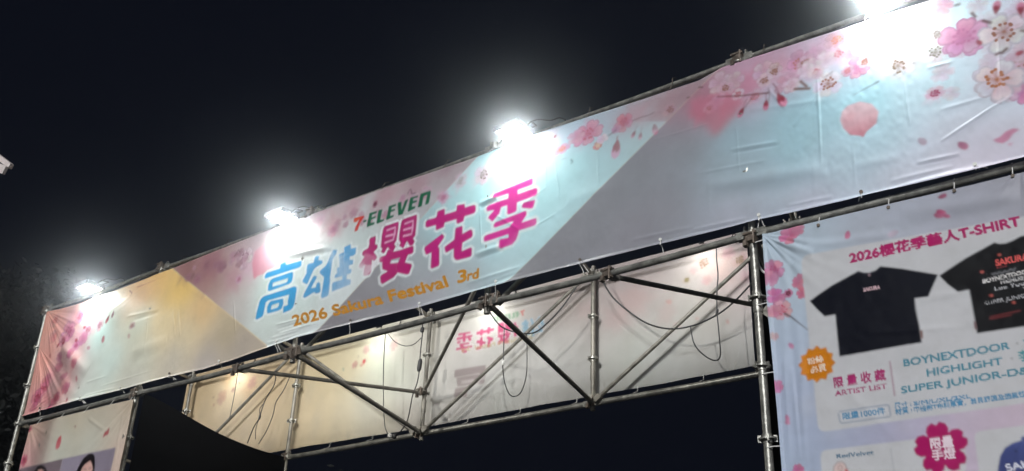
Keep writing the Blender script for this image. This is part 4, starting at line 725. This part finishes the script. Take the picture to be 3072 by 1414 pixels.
def folds_header(X, Z):
    D = .004*vnoise(X, Z, .8, 3)+.0011*vnoise(X*.5, Z, .16, 4)+.0007*vnoise(X, Z, .09, 5)+.00012*vnoise(X, Z, .03, 9)
    D = D+.0011*vnoise(X*1.6, Z, .045, 8)*(np.exp(-((X+1.6)/.9)**2)+np.exp(-((X+7.2)/.6)**2)+.6*np.exp(-((X+4.3)/.5)**2)+.7*np.exp(-((X+9.8)/.8)**2))
    for a, b, w, amp in CR: D = D+crease(X, Z, a, b, w*1.15, amp*.8)
    D += fan(X, Z, (-12.47, 6.46), -1.35, -.05, 4.5, .010, .6, 1)
    D += fan(X, Z, (-12.42, 5.95), -1.45, -.55, 3.5, .020, .9, 2)
    D += fan(X, Z, (-12.37, 5.03), .02, .95, 4.5, .009, .4, 3)
    D += fan(X, Z, (-9.85, 6.44), -3.05, -2.7, 1.4, .006, .9, 4)
    for i, (tx, tz) in enumerate(TIES): D += fan(X, Z, (tx, tz-.03),  .15, 2.99, 2.0, .0007, .18, 20+i)
    for i, tx in enumerate(np.arange(-12, 2, .8)): D += fan(X, Z, (tx, float(interp(tx, TOPE))+.02), -2.99, -.15, 2.5, .0007, .18, 60+i)
    # shallow taut drape between ties near the hem
    zb_ = interp(X, BOTE); h = Z-zb_
    D += .010*np.exp(-(h/.10)**2)*np.sin((X+12)*math.pi/.85)**2*(.6+.4*vnoise(X, Z*0, .9, 6))
    D += .018*np.clip(1-h/.028, 0, 1)**1.5        # the hem rolls forward
    D -= .020*np.clip(1-(interp(X, TOPE)-Z)/.03, 0, 1)**1.5   # the top edge is pulled back over the tube
    return D
XL = lambda X, Z: X+np.clip(-11.4-X, 0, 1.1)/1.06*(.10*(6.455-Z)/1.42)+.0*Z
VINYL = cloth_mat('printed_vinyl', .22, .42)
VINYL_R = cloth_mat('printed_vinyl_worn', .38, .55)
header = empty('header_banner', (-6, FY, 5.0), 'long printed header banner with pink lettering and cherry blossoms above the gate opening', 'banner')
sheet('vinyl_sheet', fc, Xs, zt, zb, 216, FY, folds_header, VINYL, header, XL, flip=False)
for i, (tx, tz) in enumerate(TIES):
    q = MB(); dx = rng.uniform(-.05, .06); q.tube([(tx, FY-.012, tz+.03), (tx, FY-.018, tz-.01), (tx+dx*.5, -.045, H+.06), (tx+dx, -.03, H+.027)], .0035, 6)
    if i % 2: q.tube([(tx+.01, FY-.015, tz+.02), (tx+dx+.05, -.035, H+.02)], .003, 6)
    q.build('tie', STRING, header)
    q = MB(); q.tube([(tx, FY-.02, tz+.035), (tx, FY-.012, tz+.035)], .013, 10); q.build('eyelet', WHITEP if i % 3 else CAST, header)
for tx in np.arange(-12.1, 1.5, .8):
    z = float(interp(tx, TOPE)); q = MB(); q.tube([(tx, FY-.004, z-.012), (tx+.01, -.035, z+.06), (tx+.01, -.03, 6.55), (tx+.012, .02, 6.575)], .0035, 6); q.build('tie', CAST, header)
for z in (5.95, 5.45): MB().tube([(-12.40-.03*(5.95-z), FY-.005, z), (-12.5, -.03, z), (-12.58, -.03, z-.01)], .004, 6).build('tie', STRING, header)

Xr = np.arange(-13.5, -4.04, .014); rt_ = interp(Xr, [(-13.5, 6.62), (-4, 6.62)]); rb_ = interp(Xr, [(-13.5, 5.135), (-10.9, 5.135), (-8.62, 5.10), (-6.6, 5.11), (-5.1, 5.105), (-4.0, 5.115)])-.006*np.abs(np.sin(Xr*3.3))
RCR = [((-10.1, 6.3), (-10.3, 5.5), .02, .004), ((-6.3, 6.0), (-6.55, 5.4), .05, .012), ((-9.2, 6.2), (-9.3, 5.3), .03, .004), ((-8.2, 5.5), (-7.5, 5.3), .03, .01), ((-11.5, 6.2), (-11.7, 5.3), .02, .004), ((-4.9, 6.0), (-4.85, 5.3), .02, .003), ((-8.2, 5.9), (-8.1, 5.4), .012, .004), ((-12.5, 6.1), (-12.6, 5.4), .02, .005)]
def folds_rear(X, Z):
    D = .006*vnoise(X, Z, .8, 13)+.0015*vnoise(X*.6, Z, .2, 14)+.0003*vnoise(X, Z, .07, 15)
    for a, b, w, amp in RCR: D = D+crease(X, Z, a, b, w*1.5, amp*.5)
    for i, tx in enumerate(np.arange(-13.3, -4, .75)): D += fan(X, Z, (tx, 5.07), .3, 2.85, 2.5, .004, .3, 90+i)
    return D
rear = empty('rear_banner', (-9, RY, 5.1), 'back of the rear banner with mirrored lettering showing through behind the truss', 'banner')
sheet('vinyl_sheet', rc, Xr, rt_, rb_, 110, RY, folds_rear, VINYL_R, rear)
for tx in np.arange(-13.2, -4.1, .78):
    MB().tube([(tx, RY-.01, 5.12), (tx+.01, RY-.03, 5.05), (tx+.015, DY, 5.0)], .003, 6).build('tie', STRING, rear)

Xt = np.concatenate([np.arange(-2.60, -.85, .0055), np.arange(-.85, 1.4, .03)])
ttp = interp(Xt, [(-2.60, 4.925), (-2.3, 4.922), (-1.2, 4.90), (-.87, 4.895), (1.4, 4.9)]); tbt = np.full_like(Xt, 2.3)
def tr(u0, v0, u1, v1, w, amp): return (un2(u0, v0, TY), un2(u1, v1, TY), w, amp)
TCR = [tr(2300, 712, 2440, 760, .022, .020), tr(2300, 725, 2380, 790, .03, -.012), tr(2300, 708, 2420, 738, .012, -.01), tr(2300, 730, 2340, 830, .02, .010), tr(2420, 740, 2700, 700, .03, .006), tr(2450, 1080, 2700, 1330, .03, .004), tr(2400, 1150, 2420, 1400, .02, .004), tr(2375, 1100, 2400, 1380, .015, .005), tr(2350, 1050, 2370, 1400, .015, .004), tr(2600, 1000, 2900, 980, .02, .003), tr(2760, 900, 2900, 870, .03, .004), tr(2700, 640, 3060, 590, .05, .010), tr(2650, 700, 3060, 610, .05, -.008)]
def folds_t(X, Z):
    D = .006*vnoise(X, Z, .6, 23)+.002*vnoise(X, Z, .15, 24)+.0008*vnoise(X, Z, .05, 25)
    for a, b, w, amp in TCR: D = D+crease(X, Z, a, b, w, amp)
    D += fan(X, Z, (-2.62, 4.93), -1.4, -.1, 3.0, .014, .35, 7)
    D += .006*np.sin((X+2.6)*60)*np.exp(-((X+2.45)/.12)**2)*vnoise(X, Z, .35, 30)
    D += .012*np.clip(1-(X+2.60)/.02, 0, 1); D += fan(X, Z, (-.9, 4.92), -2.9, -.3, 2, .008, .4, 8)
    return D
merch = empty('merchandise_banner', (-.6, TY, 2.3), 'white and blue merchandise banner with two black shirts printed on it, right tower', 'banner')
sheet('vinyl_sheet', tc_, Xt, ttp, tbt, 300, TY, folds_t, VINYL, merch, lambda X, Z: X-.012*np.exp(-((Z-4.5)/.6)**2)*np.clip(1-(X+2.6)/.3, 0, 1))
for tx in (-2.2, -1.72, -1.3, -.95):
    MB().tube([(tx, TY-.012, 4.885), (tx, TY-.006, 4.885)], .012, 10).build('eyelet', CAST, merch); MB().tube([(tx, TY-.01, 4.885), (tx, -.03, 4.95), (tx, 0, 5.006)], .003, 6).build('tie', STRING, merch)
for z in (4.88, 4.4, 3.9, 3.4): MB().tube([(-2.6, TY-.005, z), (-2.65, -.04, z+.01), (-2.7, -.03, z+.01)], .004, 6).build('tie', STRING, merch)
Xp = np.arange(-12.16, -10.04, .012); ptp = interp(Xp, [(-12.16, 4.89), (-11, 4.90), (-10.04, 4.885)]); pbt = np.full_like(Xp, 2.7)
def folds_p(X, Z):
    D = .008*vnoise(X, Z, .5, 33)+.003*vnoise(X, Z, .15, 34)
    D += fan(X, Z, (-10.03, 4.9), -2.9, -1.7, 2.5, .012, .6, 9)+fan(X, Z, (-12.18, 4.9), -1.4, -.1, 2.5, .010, .5, 10)
    return D+crease(X, Z, (-10.2, 4.75), (-10.15, 4.1), .02, .008)+crease(X, Z, (-10.9, 4.8), (-10.5, 4.6), .02, .008)
portrait = empty('portrait_banner', (-11.1, TY, 2.7), 'cream banner with two portrait photographs and pink petals on the left tower', 'banner')
sheet('vinyl_sheet', pc, Xp, ptp, pbt, 180, TY, folds_p, VINYL, portrait)
for tx in (-12.0, -11.5, -11.0, -10.5, -10.12): MB().tube([(tx, TY-.01, 4.87), (tx, -.035, 4.93), (tx, 0, 5.0)], .003, 6).build('tie', STRING, portrait)

# black side cloths of the two towers
def curtain(name, A, B, label, sagp):
    n, mz = 80, 50; V = []; F = []
    for j in range(mz):
        for i in range(n):
            t = i/(n-1); z1 = H-.03+(.04-.02*t-.08*math.sin(math.pi*t**1.35) if sagp else -.04); z = z1+(0.05-z1)*j/(mz-1)
            X = A[0]+(B[0]-A[0])*t; Y = A[1]+(B[1]-A[1])*t; w = .008*math.sin(t*11+j*.02)
            V.append((X+w, Y, z))
    for j in range(mz-1):
        for i in range(n-1): F.append((j*n+i, j*n+i+1, (j+1)*n+i+1, (j+1)*n+i))
    o = MB().add(V, F).build(name, BLACK); tag(o, label, 'cloth'); return o
curtain('side_cloth', (-10.04, .05), (-10.74, DY-.04), 'black cloth hanging down the inner side of the left tower, sagging top edge', True)
curtain('side_cloth', (-2.77, .12), (-3.40, DY-.04), 'black cloth strip beside the right front post of the gate', False)
# black edge strip at the right end of the rear banner
q = MB(); n = 12
V = [(-4.03+.25*i/3, RY-.02+.01*(i % 2), z) for z in (5.02, 5.6, 6.2, 6.6) for i in range(4)]
q.add(V, [(j*4+i, j*4+i+1, (j+1)*4+i+1, (j+1)*4+i) for j in range(3) for i in range(3)]); tag(q.build('side_cloth', BLACK), 'narrow black cloth strip closing the right end of the rear banner', 'cloth')

# ------------------------------------------------------------------ floodlights
def emis(name, rgb, s):
    m = bpy.data.materials.new(name); m.use_nodes = True; n = m.node_tree; n.nodes.remove(n.nodes['Principled BSDF'])
    e = n.nodes.new('ShaderNodeEmission'); e.inputs[0].default_value = (*rgb, 1); e.inputs[1].default_value = s
    n.links.new(e.outputs[0], n.nodes['Material Output'].inputs['Surface']); return m
def smooth(pts, k=6):
    P = [Vector(p) for p in pts]; o = []
    for i in range(len(P)-1):
        p0, p1, p2, p3 = P[max(i-1, 0)], P[i], P[i+1], P[min(i+2, len(P)-1)]
        for j in range(k):
            t = j/k; o.append(.5*((2*p1)+(p2-p0)*t+(2*p0-5*p1+4*p2-p3)*t*t+(3*p1-p0-3*p2+p3)*t**3))
    return o+[P[-1]]
LEDG = emis('lit_led_glass', (1.0, 1.0, 0.96), 25.0)
LAMP_W, REAR_W = 13.5, 5.0
def floodlight(x, label, group, back=False, w=.25, power=LAMP_W, zc=6.475, yaw=0.0, tilt=.04):
    """panel lamp on a stirrup: face looks down and towards the cloth"""
    s = -1 if back else 1
    cy = -.17 if not back else RY+.26
    t = empty('floodlight', (x, cy, zc), label, 'floodlight', group)
    R = Matrix.Rotation(yaw, 3, 'Z') @ Matrix.Rotation(s*tilt, 3, 'X'); c = Vector((x, cy, zc)); d = .225
    L = lambda v: c+R @ Vector(v)
    q = MB(); q.box(L((0, 0, .028)), (w+.02, d+.02, .030), R)
    for k in range(9): q.box(L((-w/2+.02+k*(w-.04)/8, 0, .044)), (.006, d*.85, .012), R)
    for a in (-1, 1): q.box(L((a*(w/2+.006), 0, .006)), (.012, d+.03, .03), R); q.box(L((0, a*(d/2+.006), .006)), (w+.02, .012, .03), R)
    q.build('housing', LAMPB, t, False)
    MB().box(L((0, 0, .004)), (w-.004, d-.004, .006), R).build('glass', LEDG, t, False)
    q = MB()
    for a in (-1, 1): q.tube([L((a*(w/2+.018), 0, .02)), L((a*(w/2+.018), s*.06, .09)), L((a*(w/2+.018)*.9, s*.16, .10))], .008, 8)
    q.tube([L((-(w/2+.016)*.9, s*.16, .10)), L(((w/2+.016)*.9, s*.16, .10))], .008, 8); q.tube([L((0, s*.16, .10)), Vector((x, 0 if not back else RY-.1, 6.56))], .010, 8)
    q.build('stirrup', LAMPB, t)
    h = L((w*.3, s*.04, .05)); e = Vector((x+.42, .02 if not back else RY-.08, 6.56)); MB().tube(smooth([h, h.lerp(e, .3)+Vector((0, 0, .05)), h.lerp(e, .6)+Vector((.02, 0, .015)), h.lerp(e, .85)+Vector((0, 0, .03)), e, e+Vector((.06, .01, -.035)), e+Vector((.9, .01, -.03))]), .0055, 6).build('lead', RUBBER, t)
    al = bpy.data.lights.new('floodlight_beam', 'AREA'); al.shape = 'RECTANGLE'; al.size = w*.9; al.size_y = d*.9; al.energy = power; al.color = (.97, 1.0, .95)
    ao = bpy.data.objects.new('floodlight_beam', al); COL.objects.link(ao); ao.location = L((0, 0, -.004)); ao.rotation_euler = R.to_euler(); ao.parent = t; ao.matrix_parent_inverse = parent_world(t).inverted()
    return t
G1 = 'floodlights along the front of the header'
floodlight(-11.33, 'lit white floodlight at the far left end of the header, above the orange panel', G1, power=LAMP_W*1.0, tilt=.04)
floodlight(-7.83, 'lit white floodlight above the blue character at the left of the headline', G1, tilt=.04)
floodlight(-4.80, 'lit white floodlight above the last pink character of the headline', G1, tilt=.04)
floodlight(-1.55, 'lit white floodlight cut by the top edge of the picture at the right', G1, power=LAMP_W*1.0, tilt=.04, w=.28)
floodlight(1.6, 'floodlight at the right end of the header, outside the picture', G1)
G2 = 'floodlights along the back of the rear banner'
for x, lb in ((-12.25, 'floodlight glowing through the tan part of the rear banner, farthest left'), (-9.35, 'floodlight glowing through the rear banner left of the second rear post'), (-7.45, 'floodlight glowing through the rear banner beside the mirrored lettering'), (-4.55, 'floodlight glowing through the right end of the rear banner')): floodlight(x, lb, G2, True, power=REAR_W, zc=6.56, tilt=.04)

# two more hang inside the box frame, just behind the header, and throw the tube shadows on the rear cloth
def inner_light(x, label, power):
    c = Vector((x, .30, 6.22)); t = empty('floodlight', tuple(c), label, 'floodlight', 'floodlights inside the box frame'); dr = (Vector((x-1.2, RY, 5.55))-c).normalized()
    R = dr.to_track_quat('-Z', 'Y').to_matrix(); q = MB(); q.box(c+R @ Vector((0, 0, .03)), (.24, .2, .03), R)
    for k in range(7): q.box(c+R @ Vector((-.09+k*.03, 0, .055)), (.006, .17, .022), R)
    q.build('housing', LAMPB, t, False); MB().box(c+R @ Vector((0, 0, .008)), (.21, .17, .006), R).build('glass', LEDG, t, False)
    MB().tube([c+R @ Vector((0, 0, .05)), Vector((x, .12, 6.40)), Vector((x, .02, 6.53))], .010, 8).build('stirrup', LAMPB, t)
    al = bpy.data.lights.new('floodlight_beam', 'AREA'); al.shape = 'SQUARE'; al.size = .12; al.energy = power; al.color = (1.0, .98, .93)
    ao = bpy.data.objects.new('floodlight_beam', al); COL.objects.link(ao); ao.location = c; ao.rotation_euler = R.to_euler(); ao.parent = t; ao.matrix_parent_inverse = parent_world(t).inverted()
inner_light(-9.2, 'floodlight hidden behind the header over the left bay, lighting the rear banner', 46.0)
inner_light(-5.3, 'floodlight hidden behind the header over the right bay, lighting the rear banner', 46.0)

# ------------------------------------------------------------------ cables
def cable(pix, label, Y=2.62, r=.007, box=None, m=RUBBER, y2=None):
    n = len(pix); pts = [un(u, v, Y if y2 is None else Y+(y2-Y)*i/(n-1)) for i, (u, v) in enumerate(pix)]
    t = empty('power_cable', tuple(pts[0]), label, 'cable', None)
    MB().tube(smooth(pts), r, 8).build('lead', m, t)
    for (u, v, w, h, mm) in (box or []):
        p = un(u, v, Y); q = MB(); q.tube([(p[0]+.01, p[1], p[2]+h/2), (p[0]+.004, p[1], p[2]+h*.3), (p[0]-.004, p[1], p[2]-h*.3), (p[0]-.01, p[1], p[2]-h/2)], [w*.3, w*.5, w*.5, w*.3], 10); q.build('plug', mm, t)
    return t
cable([(828, 1112), (823, 1154), (800, 1192), (785, 1230), (778, 1254), (760, 1285), (742, 1330)], 'thin black cable with a knot hanging before the tan part of the rear banner', box=[(779, 1252, .03, .07, RUBBER)])
cable([(790, 1212), (779, 1228), (779, 1250), (768, 1285), (766, 1318)], 'short loop hanging from the knotted black cable', r=.005)
cable([(869, 1131), (852, 1169), (828, 1207), (819, 1245), (800, 1292), (776, 1332)], 'thin brownish cable hanging just left of the leftmost rear post', r=.006)
cable([(714, 1112), (704, 1178), (694, 1230), (688, 1258)], 'short dark cable hanging under the leftmost glow on the rear banner', r=.005)
cable([(1156, 1003), (1151, 1088), (1150, 1180), (1152, 1245), (1156, 1285), (1168, 1308)], 'long straight cable hanging from the glow to the white plug on the lower tube', r=.006, box=[(1170, 1308, .06, .05, WHITEP)])
cable([(1166, 1004), (1185, 1026), (1213, 1038), (1242, 1033), (1266, 1012)], 'shallow swag of cable beneath the front ledger, left of the second rear post', r=.005)
cable([(1268, 970), (1267, 1002), (1261, 1060), (1258, 1110), (1251, 1150), (1237, 1190), (1223, 1259), (1204, 1292), (1184, 1308)], 'black cable with a long inline adapter beside the second rear post', r=.007, box=[(1259, 1096, .055, .16, RUBBER), (1267, 990, .05, .07, RUBBER), (1183, 1309, .06, .06, RUBBER)])
cable([(1467, 933), (1485, 960), (1508, 983), (1553, 998), (1604, 998), (1650, 962), (1690, 917), (1730, 860)], 'black cable slung across in front of the mirrored lettering', r=.008, Y=2.3)
cable([(1513, 983), (1510, 1074), (1508, 1099), (1513, 1144), (1526, 1180), (1543, 1190), (1564, 1175), (1579, 1124), (1581, 1053), (1580, 1003)], 'hanging loop of cable with a small white plug in the middle bay', r=.006, box=[(1509, 1088, .04, .06, WHITEP)])
cable([(1803, 836), (1838, 892), (1892, 939), (1945, 972), (2010, 987), (2080, 977), (2151, 945), (2204, 904), (2260, 845)], 'long sagging black cable across the right bay of the rear banner', r=.009)
cable([(2149, 745), (2150, 780), (2154, 827), (2151, 870), (2151, 933), (2157, 1004), (2161, 1063), (2148, 1082), (2116, 1069), (2083, 1033), (2071, 978)], 'cable dropping from the right glow into a hanging loop in the right bay', r=.007, box=[(2151, 938, .03, .07, RUBBER)])
cable([(2253, 700), (2262, 740), (2278, 800), (2295, 820)], 'short pale strap hanging beside the right front post', r=.009, Y=.2, m=STRING)

# ------------------------------------------------------------------ pale boards poking in at the left edge, on their pole outside the picture
o = empty('banner_pole', (-19.6, -2, 0), 'two pale board ends poking in at the left edge of the picture', 'pole')
yb_ = -2.0; a = un(33, 500, yb_); b = un(-60, 428, yb_); dv = Vector(a-b)
R = dv.normalized().to_track_quat('X', 'Z').to_matrix()
q = MB(); q.box(Vector((a+b)/2), (dv.length, .04, .055), R); q.build('board', PALE, o, False)
c = un(16, 512, yb_-.1); d = un(-60, 478, yb_-.1); e = Vector(c-d); q = MB(); q.box(Vector((c+d)/2), (e.length, .03, .09), e.normalized().to_track_quat('X', 'Z').to_matrix()); q.build('board', PALE, o, False)
px = float(b[0])-.1; q = MB(); q.tube([(px, yb_, 0), (px, yb_, float(b[2])+.3)], .06, 12); q.build('pole', STEEL, o)

# ------------------------------------------------------------------ trees in the dark
bark = mat('bark', (0.06, 0.045, 0.035), 0.9, 0, 0.8, 20, 0.3, 6)
leafm = mat('leaves', (0.0035, 0.0042, 0.0028), 1.0, 0, 0, 1, 0.5, 1.5)
def tree(x, y, h, cr, label, n=5200, seed=1):
    r = np.random.default_rng(seed); t = empty('broadleaf_tree', (x, y, 0), label, 'tree', 'dark trees behind the gate')
    q = MB(); q.tube([(x, y, 0), (x+.1, y, h*.25), (x-.05, y+.1, h*.5), (x+.1, y, h*.75)], [.28, .22, .17, .08], 10)
    tips = []
    for k in range(11):
        a = k*2.4+r.uniform(-.3, .3); z0 = h*r.uniform(.35, .62); L = cr*r.uniform(.6, 1.0); z1 = z0+h*r.uniform(.1, .32)
        m1 = (x+L*.45*math.cos(a), y+L*.45*math.sin(a), (z0+z1)/2-.1); e = (x+L*math.cos(a), y+L*math.sin(a), z1); q.tube([(x, y, z0), m1, e], [.11, .07, .03], 7); tips += [e, m1]
    q.build('trunk', bark, t)
    C = [np.array(e)+r.normal(0, cr*.18, 3) for e in tips for _ in range(2)]+[np.array((x+r.normal(0, cr*.3), y+r.normal(0, cr*.3), h*r.uniform(.7, .95))) for _ in range(9)]
    V = []; F = []
    for k in range(n):
        c = C[r.integers(len(C))]; p = c+r.normal(0, 1, 3)*np.array([cr*.17, cr*.17, cr*.13]); u = r.normal(0, 1, 3); u /= np.linalg.norm(u); w = np.cross(u, r.normal(0, 1, 3)); w /= np.linalg.norm(w); s = r.uniform(.08, .17)
        i = len(V); V += [tuple(p-u*s), tuple(p+w*s*.45), tuple(p+u*s), tuple(p-w*s*.45)]; F.append((i, i+1, i+2, i+3))
    MB().add(V, F).build('crown', leafm, t, False)
tree(-32.0, 8.0, 15.4, 3.2, 'dim tree crown against the night sky at the left edge', 30000, 2)
tree(-24.5, 17, 8.3, 3.2, 'dim tree behind the gate seen under the lower tube of the truss', 12000, 3)
tree(-33, 16, 9.4, 3.6, 'dark tree standing farther back behind the left tower', 9000, 4)

# ------------------------------------------------------------------ scattering volume added to imitate lens bloom around the floodlights
hz = MB().box((-15, 7, 8), (64, 59, 18)); hm = bpy.data.materials.new('lens_bloom'); hm.use_nodes = True; n = hm.node_tree; n.nodes.clear()
ho = n.nodes.new('ShaderNodeOutputMaterial'); hv = n.nodes.new('ShaderNodeVolumePrincipled'); hv.inputs['Color'].default_value = (.84, .91, 1, 1); hv.inputs['Density'].default_value = BLOOM_DENSITY; hv.inputs['Anisotropy'].default_value = 0.972
n.links.new(hv.outputs[0], ho.inputs['Volume'])
if BLOOM_DENSITY > 0:
    o = hz.build('lens_bloom_volume', hm, None, False); tag(o, kind='stuff')
print('TRIS', sum(sum(len(p.vertices)-2 for p in me.polygons) for me in bpy.data.meshes if len(me.polygons) < 3000) + sum(2*len(me.polygons) for me in bpy.data.meshes if len(me.polygons) >= 3000))
